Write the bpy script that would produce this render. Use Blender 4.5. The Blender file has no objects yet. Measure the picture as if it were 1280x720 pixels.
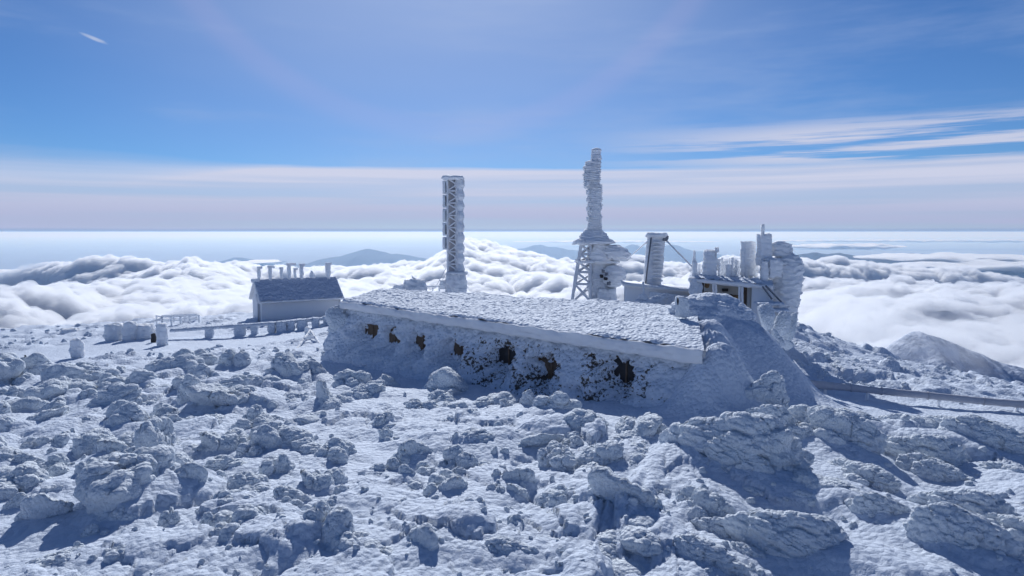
import bpy, math, random
import numpy as np
from mathutils import Vector

# ------------------------------------------------------------------ camera, sky, sun, exposure
scene = bpy.context.scene
F = 853.33                      # 24 mm lens in photo pixels
PITCH = math.radians(4.69)
CZ = 8.0                        # eye height above the local datum
SUN_AZ, SUN_EL = math.radians(-5.4), math.radians(30.5)

cd = bpy.data.cameras.new("camera"); cd.lens = 24; cd.sensor_width = 36
cd.clip_start = 0.1; cd.clip_end = 600000
cam = bpy.data.objects.new("camera", cd); scene.collection.objects.link(cam)
cam.location = (0, 0, CZ); cam.rotation_euler = (math.radians(90) - PITCH, 0, 0)
scene.camera = cam

scene.view_settings.view_transform = 'Standard'; scene.view_settings.look = 'None'
scene.view_settings.exposure = -0.06; scene.view_settings.gamma = 1.0
scene.view_settings.use_curve_mapping = False
cy = scene.cycles
cy.max_bounces = 10; cy.diffuse_bounces = 3; cy.glossy_bounces = 1; cy.transmission_bounces = 2
cy.volume_bounces = 8; cy.transparent_max_bounces = 8
cy.use_denoising = True

def N(nt, typ, **kw):
    n = nt.nodes.new(typ)
    for k, v in kw.items():
        if k == 'op': n.operation = v
        elif hasattr(n, k): setattr(n, k, v)
    return n
def setin(n, **kw):
    for k, v in kw.items():
        key = int(k[1:]) if k[0] == '_' else k.replace('_', ' ')
        n.inputs[key].default_value = v
    return n
def M_(nt, op, a, b=None, c=None, clamp=False):
    n = nt.nodes.new('ShaderNodeMath'); n.operation = op; n.use_clamp = clamp
    for i, v in enumerate((a, b, c)):
        if v is None: continue
        if hasattr(v, 'is_linked'): nt.links.new(v, n.inputs[i])
        else: n.inputs[i].default_value = v
    return n.outputs[0]
def SS(nt, v, lo, hi):          # smoothstep
    n = nt.nodes.new('ShaderNodeMapRange'); n.interpolation_type = 'SMOOTHSTEP'
    nt.links.new(v, n.inputs[0]); n.inputs[1].default_value = lo; n.inputs[2].default_value = hi
    return n.outputs[0]
def MIXC(nt, f, a, b, mode='MIX'):
    n = nt.nodes.new('ShaderNodeMix'); n.data_type = 'RGBA'; n.blend_type = mode
    for s, v in ((n.inputs[0], f), (n.inputs[6], a), (n.inputs[7], b)):
        if hasattr(v, 'is_linked'): nt.links.new(v, s)
        else: s.default_value = v if not isinstance(v, tuple) or len(v) == 4 else (*v, 1)
    return n.outputs[2]

SUN_DIR = Vector((math.sin(SUN_AZ) * math.cos(SUN_EL), math.cos(SUN_AZ) * math.cos(SUN_EL), math.sin(SUN_EL)))
world = bpy.data.worlds.new("World"); scene.world = world; world.use_nodes = True
wt = world.node_tree; wt.nodes.clear()
def build_world():
    nt = wt
    out = N(nt, 'ShaderNodeOutputWorld'); bg = N(nt, 'ShaderNodeBackground'); nt.links.new(bg.outputs[0], out.inputs[0])
    sky = N(nt, 'ShaderNodeTexSky'); sky.sky_type = 'NISHITA'; sky.sun_disc = False
    sky.sun_elevation = SUN_EL; sky.sun_rotation = SUN_AZ
    sky.altitude = 1900; sky.air_density = 1.0; sky.dust_density = 0.5; sky.ozone_density = 3.0
    geo = N(nt, 'ShaderNodeTexCoord'); d = geo.outputs['Generated']
    sep = N(nt, 'ShaderNodeSeparateXYZ'); nt.links.new(d, sep.inputs[0])
    el = M_(nt, 'MULTIPLY', M_(nt, 'ARCSINE', sep.outputs[2]), 57.2958)        # elevation, degrees
    az = M_(nt, 'MULTIPLY', M_(nt, 'ARCTAN2', sep.outputs[0], sep.outputs[1]), 57.2958)
    dot = N(nt, 'ShaderNodeVectorMath'); dot.operation = 'DOT_PRODUCT'; nt.links.new(d, dot.inputs[0]); dot.inputs[1].default_value = SUN_DIR
    ang = M_(nt, 'MULTIPLY', M_(nt, 'ARCCOSINE', dot.outputs['Value']), 57.2958)
    def streak(sx, sy, detail, seed, rough=0.55):
        c = N(nt, 'ShaderNodeCombineXYZ'); nt.links.new(M_(nt, 'MULTIPLY', az, sx), c.inputs[0]); nt.links.new(M_(nt, 'MULTIPLY', el, sy), c.inputs[1])
        c.inputs[2].default_value = seed
        t = N(nt, 'ShaderNodeTexNoise'); nt.links.new(c.outputs[0], t.inputs[0]); t.inputs['Scale'].default_value = 1; t.inputs['Detail'].default_value = detail
        t.inputs['Roughness'].default_value = rough
        return t.outputs[0]
    S = 9.4   # scene-linear colour -> background units at strength 0.12
    col = MIXC(nt, 1.0, sky.outputs[0], SKY_TINT, 'MULTIPLY')
    # thin cirrostratus veil, thicker towards the sun, with wisps
    veil = M_(nt, 'MULTIPLY', SS(nt, M_(nt, 'ADD', ang, M_(nt, 'MULTIPLY', streak(0.03, 0.12, 5, 3.1), 10)), 42, 10), 0.56)
    col = MIXC(nt, veil, col, (.56 * S, .68 * S, 1.0 * S))
    wis = M_(nt, 'MULTIPLY', SS(nt, streak(0.035, 0.22, 7, 9.7, .6), .48, .72), .30)
    col = MIXC(nt, wis, col, (.48 * S, .60 * S, .90 * S))
    # faint 22 degree halo of the veil, reddish inside
    ring = M_(nt, 'MULTIPLY', M_(nt, 'MULTIPLY', SS(nt, ang, 20.6, 21.8), SS(nt, ang, 23.8, 22.2)), 0.07)
    col = MIXC(nt, ring, col, (.85 * S, .66 * S, .95 * S))
    # far cirrus deck above the horizon with a sharp upper edge
    n1 = streak(0.045, 0.35, 6, 21.0); n2 = streak(0.02, 0.9, 6, 5.0)
    edge = M_(nt, 'ADD', 5.15, M_(nt, 'MULTIPLY', M_(nt, 'SUBTRACT', n1, .5), 0.9))
    edge = M_(nt, 'SUBTRACT', edge, M_(nt, 'MULTIPLY', SS(nt, az, -16, -40), 0.3))
    e2 = M_(nt, 'SUBTRACT', el, edge)
    soft = M_(nt, 'ADD', 0.22, M_(nt, 'MULTIPLY', SS(nt, az, -18, -34), 1.6))
    deck = M_(nt, 'SUBTRACT', 1.0, M_(nt, 'DIVIDE', M_(nt, 'ADD', e2, soft), M_(nt, 'MULTIPLY', soft, 1.6), clamp=True), clamp=True)
    deck = M_(nt, 'MULTIPLY', deck, M_(nt, 'ADD', .62, M_(nt, 'MULTIPLY', SS(nt, n2, .25, .62), .33)))
    dcol = MIXC(nt, SS(nt, el, .3, 4.6), (.52 * S, .56 * S, .82 * S), (.76 * S, .79 * S, .98 * S))
    dcol = MIXC(nt, M_(nt, 'MULTIPLY', SS(nt, n2, .62, .35), .35), dcol, (.46 * S, .56 * S, .82 * S))
    col = MIXC(nt, deck, col, dcol)
    # long streaks above the deck on the right
    n3 = streak(0.036, 0.95, 8, 37.0, .60)
    win = M_(nt, 'MULTIPLY', SS(nt, az, 3, 24), M_(nt, 'MULTIPLY', SS(nt, el, 4.6, 5.6), SS(nt, el, 8.9, 7.2)))
    st = M_(nt, 'MULTIPLY', win, SS(nt, n3, .43, .56))
    col = MIXC(nt, M_(nt, 'MULTIPLY', st, .88), col, (.74 * S, .77 * S, .95 * S))
    # one small wisp high on the left
    wa = M_(nt, 'DIVIDE', M_(nt, 'ADD', az, 30.8), 0.75); we = M_(nt, 'DIVIDE', M_(nt, 'ADD', M_(nt, 'SUBTRACT', el, 13.3), M_(nt, 'MULTIPLY', M_(nt, 'ADD', az, 30.8), .3)), 0.13)
    wr = M_(nt, 'ADD', M_(nt, 'ADD', M_(nt, 'MULTIPLY', wa, wa), M_(nt, 'MULTIPLY', we, we)), M_(nt, 'MULTIPLY', streak(1.5, 3.0, 4, 2.0), 1.2))
    col = MIXC(nt, M_(nt, 'MULTIPLY', SS(nt, wr, 2.3, .2), .55), col, (.80 * S, .86 * S, 1.0 * S))
    # blue gap just over the horizon
    gap = M_(nt, 'MULTIPLY', M_(nt, 'MULTIPLY', SS(nt, M_(nt, 'ADD', el, M_(nt, 'MULTIPLY', M_(nt, 'SUBTRACT', n1, .5), .25)), .35, .08), 1.0), .85)
    col = MIXC(nt, gap, col, (.28 * S, .40 * S, .66 * S))
    nt.links.new(col, bg.inputs[0]); bg.inputs[1].default_value = 0.092
SKY_TINT = (0.38, 0.60, 0.88, 1)
build_world()

sl = bpy.data.lights.new("sun", 'SUN'); sl.energy = 3.9; sl.angle = math.radians(0.55); sl.color = (0.94, 0.965, 1.0)
so = bpy.data.objects.new("sun", sl); scene.collection.objects.link(so)
so.rotation_euler = SUN_DIR.to_track_quat('Z', 'Y').to_euler(); so.location = (0, 0, 60)

# ------------------------------------------------------------------ helpers
C = scene.collection
rng = np.random.default_rng(7); random.seed(7)

def P(px, py, Y):
    """photo pixel + distance along the view axis on the ground -> point"""
    a, v = (px - 640) / F, (360 - py) / F
    dy = math.cos(PITCH) + math.sin(PITCH) * v; dz = -math.sin(PITCH) + math.cos(PITCH) * v
    t = Y / dy
    return np.array((a * t, Y, CZ + dz * t))

_G = np.array([(1,1,0),(-1,1,0),(1,-1,0),(-1,-1,0),(1,0,1),(-1,0,1),(1,0,-1),(-1,0,-1),(0,1,1),(0,-1,1),(0,1,-1),(0,-1,-1)], float)
def hsh(ix, iy, iz, seed):
    seed = int(seed)
    h = (ix.astype(np.int64) * 374761393 + iy.astype(np.int64) * 668265263 + iz.astype(np.int64) * 2147483647 + seed * 1274126177) & 0xffffffff
    h = ((h ^ (h >> 13)) * 1274126177) & 0xffffffff
    h = ((h ^ (h >> 16)) * 2246822519) & 0xffffffff
    return (h ^ (h >> 15)) & 0xffffffff
def perlin(p, seed=0):
    i = np.floor(p); f = p - i; u = f * f * f * (f * (f * 6 - 15) + 10); r = 0
    for dx in (0, 1):
        for dy in (0, 1):
            for dz in (0, 1):
                g = _G[hsh(i[:, 0] + dx, i[:, 1] + dy, i[:, 2] + dz, seed) % 12]
                w = (u[:, 0] if dx else 1 - u[:, 0]) * (u[:, 1] if dy else 1 - u[:, 1]) * (u[:, 2] if dz else 1 - u[:, 2])
                r = r + w * (g[:, 0] * (f[:, 0] - dx) + g[:, 1] * (f[:, 1] - dy) + g[:, 2] * (f[:, 2] - dz))
    return r
def fbm(p, octv=4, seed=0, gain=.5):
    a, r = 1.0, 0
    for o in range(octv):
        r = r + a * perlin(p * 2 ** o, seed + o * 17); a *= gain
    return r
def worley2(x, y, seed=0):
    """dome height 0..1 of the nearest cell, plus the cell's random number"""
    ix, iy = np.floor(x), np.floor(y); best = np.full(x.shape, 9.0); rid = np.zeros(x.shape)
    for dx in (-1, 0, 1):
        for dy in (-1, 0, 1):
            h = hsh(ix + dx, iy + dy, ix * 0, seed)
            cx = ix + dx + (h & 1023) / 1024; cyy = iy + dy + ((h >> 10) & 1023) / 1024
            d = (x - cx) ** 2 + (y - cyy) ** 2
            m = d < best; best = np.where(m, d, best); rid = np.where(m, (h >> 20) / 4096.0, rid)
    return np.sqrt(best), rid
def worley3(p, seed=0):
    i = np.floor(p); best = np.full(len(p), 9.0)
    for dx in (-1, 0, 1):
        for dy in (-1, 0, 1):
            for dz in (-1, 0, 1):
                h = hsh(i[:, 0] + dx, i[:, 1] + dy, i[:, 2] + dz, seed)
                d = (p[:, 0] - i[:, 0] - dx - (h & 1023) / 1024) ** 2 + (p[:, 1] - i[:, 1] - dy - ((h >> 10) & 1023) / 1024) ** 2 + (p[:, 2] - i[:, 2] - dz - ((h >> 20) & 1023) / 1024) ** 2
                best = np.minimum(best, d)
    return np.sqrt(best)
def dome(d): return np.sqrt(np.maximum(0, 1 - np.minimum(1, d) ** 2))

def mesh(name, v, f, smooth=True, attrs=None):
    v = np.asarray(v, np.float32); f = np.asarray(f, np.int32)
    me = bpy.data.meshes.new(name)
    k = f.shape[1]
    me.vertices.add(len(v)); me.vertices.foreach_set('co', v.ravel())
    me.loops.add(f.size); me.loops.foreach_set('vertex_index', f.ravel())
    me.polygons.add(len(f)); me.polygons.foreach_set('loop_start', np.arange(len(f), dtype=np.int32) * k)
    me.polygons.foreach_set('use_smooth', np.full(len(f), smooth))
    for n, a in (attrs or {}).items():
        at = me.attributes.new(n, 'FLOAT', 'POINT'); at.data.foreach_set('value', np.asarray(a, np.float32))
    me.update(calc_edges=True); me.validate()
    return me
def link(name, me, mat, parent=None):
    o = bpy.data.objects.new(name, me); C.objects.link(o)
    if mat and not me.materials: me.materials.append(mat)
    if parent: o.parent = parent
    return o
def tag(o, label=None, cat=None, group=None, kind=None):
    for k, v in (('label', label), ('category', cat), ('group', group), ('kind', kind)):
        if v: o[k] = v
    return o
def thing(name, label, cat, loc=(0, 0, 0), group=None):
    o = bpy.data.objects.new(name, None); C.objects.link(o); o.location = tuple(map(float, loc)); o.empty_display_size = .3
    return tag(o, label, cat, group)
def part(name, vf, mat, root, under=None, smooth=True, attrs=None):
    """vf = (verts in world coordinates, faces); root = the thing's Empty"""
    v = np.asarray(vf[0], float) - np.array(root.location)
    if len(vf) > 2 and attrs is None: attrs = vf[2]
    return link(name, mesh(name, v, vf[1], smooth, attrs), mat, under or root)
def single(name, vf, mat, label, cat, group=None, smooth=True, base=None):
    v = np.asarray(vf[0], float); b = np.array(base if base is not None else (v[:, 0].mean(), v[:, 1].mean(), v[:, 2].min()))
    o = link(name, mesh(name, v - b, vf[1], smooth, vf[2] if len(vf) > 2 else None), mat); o.location = tuple(b)
    return tag(o, label, cat, group)

def grid_faces(nu, nv, wrap=False):
    a = np.arange(nu * nv).reshape(nu, nv)
    if wrap: a = np.concatenate([a, a[:, :1]], 1)
    return np.stack([a[:-1, :-1].ravel(), a[1:, :-1].ravel(), a[1:, 1:].ravel(), a[:-1, 1:].ravel()], 1)
_ico = {}
def ico(sub):
    if sub in _ico: return _ico[sub]
    t = (1 + 5 ** .5) / 2
    v = [(-1,t,0),(1,t,0),(-1,-t,0),(1,-t,0),(0,-1,t),(0,1,t),(0,-1,-t),(0,1,-t),(t,0,-1),(t,0,1),(-t,0,-1),(-t,0,1)]
    f = [(0,11,5),(0,5,1),(0,1,7),(0,7,10),(0,10,11),(1,5,9),(5,11,4),(11,10,2),(10,7,6),(7,1,8),(3,9,4),(3,4,2),(3,2,6),(3,6,8),(3,8,9),(4,9,5),(2,4,11),(6,2,10),(8,6,7),(9,8,1)]
    v = np.array(v, float); v /= np.linalg.norm(v[0]); f = np.array(f)
    for _ in range(sub):
        e = np.sort(np.concatenate([f[:, [0, 1]], f[:, [1, 2]], f[:, [2, 0]]]), 1)
        u, inv = np.unique(e, axis=0, return_inverse=True); inv = inv.ravel()
        m = (v[u[:, 0]] + v[u[:, 1]]) / 2; m /= np.linalg.norm(m, axis=1)[:, None]
        n = len(f); a, b, c = inv[:n] + len(v), inv[n:2 * n] + len(v), inv[2 * n:] + len(v)
        v = np.concatenate([v, m])
        f = np.concatenate([np.stack([f[:, 0], a, c], 1), np.stack([f[:, 1], b, a], 1), np.stack([f[:, 2], c, b], 1), np.stack([a, b, c], 1)])
    _ico[sub] = (v, f); return v, f
def vnormals(v, f):
    n = np.cross(v[f[:, 1]] - v[f[:, 0]], v[f[:, 2]] - v[f[:, 0]]); r = np.zeros_like(v)
    for k in range(f.shape[1]): np.add.at(r, f[:, k], n)
    return r / (np.linalg.norm(r, axis=1)[:, None] + 1e-12)

# ------------------------------------------------------------------ materials
def new_mat(name):
    m = bpy.data.materials.new(name); m.use_nodes = True
    nt = m.node_tree; b = nt.nodes['Principled BSDF']
    return m, nt, b
def noise(nt, scale, detail=4, rough=.55, vec=None, stretch=None):
    g = None
    if vec is None:
        g = N(nt, 'ShaderNodeNewGeometry').outputs['Position']
    else: g = vec
    if stretch is not None:
        mp = N(nt, 'ShaderNodeMapping'); nt.links.new(g, mp.inputs[0]); mp.inputs['Scale'].default_value = stretch
        g = mp.outputs[0]
    t = N(nt, 'ShaderNodeTexNoise'); nt.links.new(g, t.inputs[0]); t.inputs['Scale'].default_value = scale; t.inputs['Detail'].default_value = detail; t.inputs['Roughness'].default_value = rough
    return t.outputs[0]
def bumpn(nt, b, layers):
    prev = None
    for h, strength, dist in layers:
        n = N(nt, 'ShaderNodeBump'); nt.links.new(h, n.inputs['Height']); n.inputs['Strength'].default_value = strength; n.inputs['Distance'].default_value = dist
        if prev is not None: nt.links.new(prev, n.inputs['Normal'])
        prev = n.outputs[0]
    nt.links.new(prev, b.inputs['Normal'])
def voro(nt, scale, stretch=None):
    g = N(nt, 'ShaderNodeNewGeometry').outputs['Position']
    if stretch is not None:
        mp = N(nt, 'ShaderNodeMapping'); nt.links.new(g, mp.inputs[0]); mp.inputs['Scale'].default_value = stretch; g = mp.outputs[0]
    t = N(nt, 'ShaderNodeTexVoronoi'); nt.links.new(g, t.inputs[0]); t.inputs['Scale'].default_value = scale
    return M_(nt, 'SUBTRACT', 1.0, t.outputs['Distance'])
def rime_material(name, base=(.80, .82, .85), fine=45, lump=9, s=(1, 1, 1), lumpamt=.06, fineamt=.012, bare=False, rockscale=5, sss=0.0):
    m, nt, b = new_mat(name)
    n0 = noise(nt, 1.3, 3)
    col = MIXC(nt, n0, tuple(c * .94 for c in base), tuple(min(.9, c * 1.05) for c in base))
    b.inputs['Roughness'].default_value = .75; b.inputs['Specular IOR Level'].default_value = .25
    if sss:
        b.inputs['Subsurface Weight'].default_value = sss; b.inputs['Subsurface Radius'].default_value = (.9, .95, 1.0); b.inputs['Subsurface Scale'].default_value = .3
    if bare:
        a = N(nt, 'ShaderNodeAttribute'); a.attribute_name = 'bare'
        k = noise(nt, rockscale, 6, .65)
        msk = SS(nt, M_(nt, 'ADD', a.outputs['Fac'], k), .98, 1.06)
        rc = MIXC(nt, noise(nt, 14, 4), (.035, .030, .028), (.16, .135, .11))
        col = MIXC(nt, msk, col, rc)
    nt.links.new(col, b.inputs['Base Color'])
    bumpn(nt, b, [(voro(nt, lump, s), .8, lumpamt), (noise(nt, fine, 5, .65, stretch=s), 1.0, fineamt)])
    return m
def plain(name, c1, c2, scale=6, rough=.8, bump=.01):
    m, nt, b = new_mat(name)
    nt.links.new(MIXC(nt, noise(nt, scale, 5, .6), c1, c2), b.inputs['Base Color']); b.inputs['Roughness'].default_value = rough
    bumpn(nt, b, [(noise(nt, scale * 4, 4), .5, bump)])
    return m
MAT = {}
MAT['snow'] = rime_material('snow_ground', (.70, .765, .87), fine=26, lump=7, lumpamt=.06, fineamt=.032, bare=True)
MAT['rime'] = rime_material('rime_rock', (.77, .825, .91), fine=30, lump=11, lumpamt=.07, fineamt=.032, bare=True)
MAT['rimewall'] = rime_material('rime_wall', (.72, .775, .86), fine=30, lump=6, lumpamt=.08, fineamt=.02, bare=True, rockscale=7.5)
MAT['rimetower'] = rime_material('rime_tower', (.87, .90, .95), fine=16, lump=3.2, s=(.6, .6, 2.0), lumpamt=.08, fineamt=.03, sss=.5)
MAT['rimeroof'] = rime_material('rime_roof', (.73, .785, .87), fine=26, lump=6.5, lumpamt=.10, fineamt=.02)
MAT['rimeshed'] = rime_material('rime_shed', (.87, .89, .94), fine=9, lump=2.0, s=(1, 1, .5), lumpamt=.03, fineamt=.012, sss=.5)
MAT['shedroof'] = rime_material('rime_shed_roof', (.55, .60, .70), fine=9, lump=3.2, lumpamt=.14, fineamt=.03)
MAT['stone'] = plain('brown_stone', (.05, .035, .025), (.22, .15, .10), 7, .9, .03)
MAT['dark'] = plain('dark_opening', (.015, .016, .02), (.05, .045, .045), 8, .7)
MAT['metal'] = plain('frosted_metal', (.50, .53, .58), (.82, .84, .88), 5, .6)
MAT['greymetal'] = plain('grey_steel', (.10, .11, .13), (.24, .26, .30), 6, .55)
MAT['rust'] = plain('rusty_machine', (.10, .05, .025), (.35, .22, .10), 9, .8)
MAT['pipe'] = plain('frosted_pipe', (.38, .38, .42), (.60, .60, .64), 4, .7)
MAT['beige'] = plain('frosted_beige_panel', (.45, .42, .38), (.66, .64, .60), 2.2, .7)

# ------------------------------------------------------------------ far setting: valley, mountains, ridge, cloud sea, haze
def far_land():
    n = 90; a = np.linspace(-1, 1, n); a = np.sign(a) * np.abs(a) ** 2 * 235000
    X, Y = np.meshgrid(a, a, indexing='ij')
    p = np.stack([X.ravel() / 9000, Y.ravel() / 9000, X.ravel() * 0], 1)
    v = np.stack([X.ravel(), Y.ravel(), -1500 + 90 * fbm(p, 3, 5)], 1)
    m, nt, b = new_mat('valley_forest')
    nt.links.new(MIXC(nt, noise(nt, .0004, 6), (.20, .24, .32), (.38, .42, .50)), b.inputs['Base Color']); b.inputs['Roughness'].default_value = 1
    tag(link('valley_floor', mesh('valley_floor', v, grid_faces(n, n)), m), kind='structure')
    mm, nt, b = new_mat('hazed_mountain_forest')
    nt.links.new(MIXC(nt, noise(nt, .0006, 6), (.02, .035, .06), (.055, .08, .12)), b.inputs['Base Color']); b.inputs['Roughness'].default_value = 1  # dark forest tone shifted blue: distance haze put into the colour
    def rng_mtn(pts, Y, depth, seed, rough=.22):
        """a mountain chain: crest given by photo columns/rows at distance Y, falling off both ways"""
        nu, nv = 220, 31
        px = np.linspace(pts[0][0], pts[-1][0], nu); py = np.interp(px, [q[0] for q in pts], [q[1] for q in pts])
        py = py + 2.2 * fbm(np.stack([px / 26, 0 * px + seed, 0 * px], 1), 5, seed)
        cr = np.array([P(x, y, Y) for x, y in zip(px, py)])
        s = np.linspace(-1, 1, nv)
        x = cr[:, :1] + 0 * s; y = cr[:, 1:2] + depth * s[None] + 0 * x
        h = (cr[:, 2:3] + 1600)
        q = np.stack([x.ravel(), y.ravel(), 0 * x.ravel()], 1) / (depth * .35)
        r = (fbm(q, 5, seed)).reshape(x.shape)
        prof = np.clip(1 - np.abs(s) ** 1.1, 0, 1)[None]
        z = -1600 + h * prof + rough * h * r * (np.minimum(1, np.abs(s[None]) * 3) * .8 + .2) * (prof > 0)
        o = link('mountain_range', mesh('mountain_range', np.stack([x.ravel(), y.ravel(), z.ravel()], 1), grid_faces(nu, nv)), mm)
        tag(o, kind='structure')
    rng_mtn([(270, 345), (285, 326), (292, 322), (305, 326), (345, 334), (390, 328), (430, 318), (462, 311), (480, 314), (510, 320), (560, 327), (600, 336)], 30000, 6500, 3)
    rng_mtn([(600, 330), (625, 316), (660, 309), (675, 306), (700, 310), (740, 316), (775, 312), (790, 306), (815, 311), (840, 305), (862, 312), (900, 318), (935, 330)], 40000, 8000, 8)
    rng_mtn([(690, 345), (760, 336), (800, 331), (850, 332), (890, 336), (950, 342)], 17000, 3500, 11)
    rng_mtn([(960, 335), (990, 322), (1015, 316), (1050, 317), (1080, 322), (1130, 316), (1180, 319), (1230, 325), (1300, 330), (1400, 338)], 18000, 4500, 19)
    rng_mtn([(1180, 352), (1225, 341), (1255, 338), (1290, 342), (1400, 350)], 14500, 2800, 23)
    rng_mtn([(-160, 330), (-60, 325), (40, 326), (140, 325), (240, 330), (300, 340)], 50000, 9000, 29)
far_land()

def ridge_snow():
    """snow-covered shoulder below the summit on the right"""
    nu, nv = 150, 90
    pts = [(1080, 452), (1115, 432), (1135, 420), (1150, 416), (1170, 421), (1200, 431), (1240, 446), (1290, 462), (1400, 500)]
    px = np.linspace(1080, 1400, nu); py = np.interp(px, [q[0] for q in pts], [q[1] for q in pts])
    cr = np.array([P(x, y, 620) for x, y in zip(px, py)])
    s = np.linspace(-1, 1, nv)
    x = cr[:, :1] + 60 * s[None] * 0; y = cr[:, 1:2] + 260 * s[None] + 0 * x
    x = x + 40 * s[None]
    z = cr[:, 2:3] - 190 * np.abs(s[None]) ** 1.25
    q = np.stack([x.ravel(), y.ravel(), 0 * x.ravel()], 1)
    z = z.ravel() + 22 * fbm(q / 70, 6, 4) * np.minimum(1, .25 + 2 * np.abs(np.tile(s, nu)))
    m, nt, b = new_mat('snowy_ridge')
    k = SS(nt, noise(nt, .045, 9, .72, stretch=(1, .4, 1)), .40, .58)
    nt.links.new(MIXC(nt, k, (.72, .77, .86), (.26, .33, .46)), b.inputs['Base Color']); b.inputs['Roughness'].default_value = .9  # the darker blue streaks are shaded snow put into the colour
    bumpn(nt, b, [(noise(nt, .15, 6), .8, 4)])
    tag(link('snowy_ridge', mesh('snowy_ridge', np.stack([x.ravel(), y.ravel(), z], 1), grid_faces(nu, nv)), m), kind='structure')
ridge_snow()

TOPS = [(-500, 365), (-200, 368), (0, 368), (60, 356), (150, 347), (205, 330), (235, 323), (280, 330), (330, 344), (390, 344), (450, 333), (500, 333), (545, 324), (580, 312), (625, 314),
        (680, 320), (720, 330), (780, 346), (850, 340), (930, 334), (1000, 342), (1060, 350), (1120, 360), (1200, 360), (1280, 364), (1500, 364), (1800, 360)]
def cloud_height(x, y, extra=0.0, seed=0):
    r = np.sqrt(x * x + y * y)
    px = 640 + F * x / np.maximum(y, 500)
    py = np.interp(px, [q[0] for q in TOPS], [q[1] for q in TOPS])
    ang = PITCH + np.arctan((py - 360) / F)
    R0 = 5200.0
    crest = CZ - R0 * np.tan(ang); crest = crest + .7 * (crest + 290)
    deck = -385 + 25 * np.sin(x / 900 + 1) * np.cos(y / 1300)
    bank = np.exp(-((y - R0) / np.where(y < R0, 1150, 520)) ** 2)
    z = deck + (crest - deck - 190) * bank
    z = z - 420 * np.clip((y - 6000) / 1300, 0, 1) ** 1.5
    wx = x + 90 * perlin(np.stack([x / 420, y / 420, 0 * x], 1), 3); wy = y + 90 * perlin(np.stack([x / 420, y / 420, 0 * x + 7], 1), 4)
    d1, r1 = worley2(wx / 760, wy / 760, 41); d2, r2 = worley2(wx / 300, wy / 300, 42); d3, r3 = worley2(wx / 120, wy / 120, 43); d4, r4 = worley2(wx / 50, wy / 50, 44)
    d5, r5 = worley2(wx / 28, wy / 24, 45)
    bl = 130 * (dome(d1 * 1.05) - .5) * (.4 + r1) + 110 * (dome(d2) - .5) * (.3 + r2) + 72 * (dome(d3) - .5) * (.5 + .8 * r3) + 38 * (dome(d4) - .5) * (.5 + r4) + 14 * (dome(d5) - .5)
    q = np.stack([x, y, 0 * x], 1)
    calm = np.clip((y - 700) / 1600, .5, 1)
    z = z + bl * calm + 45 * fbm(q / 900, 4, 12)
    return z + extra
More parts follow.
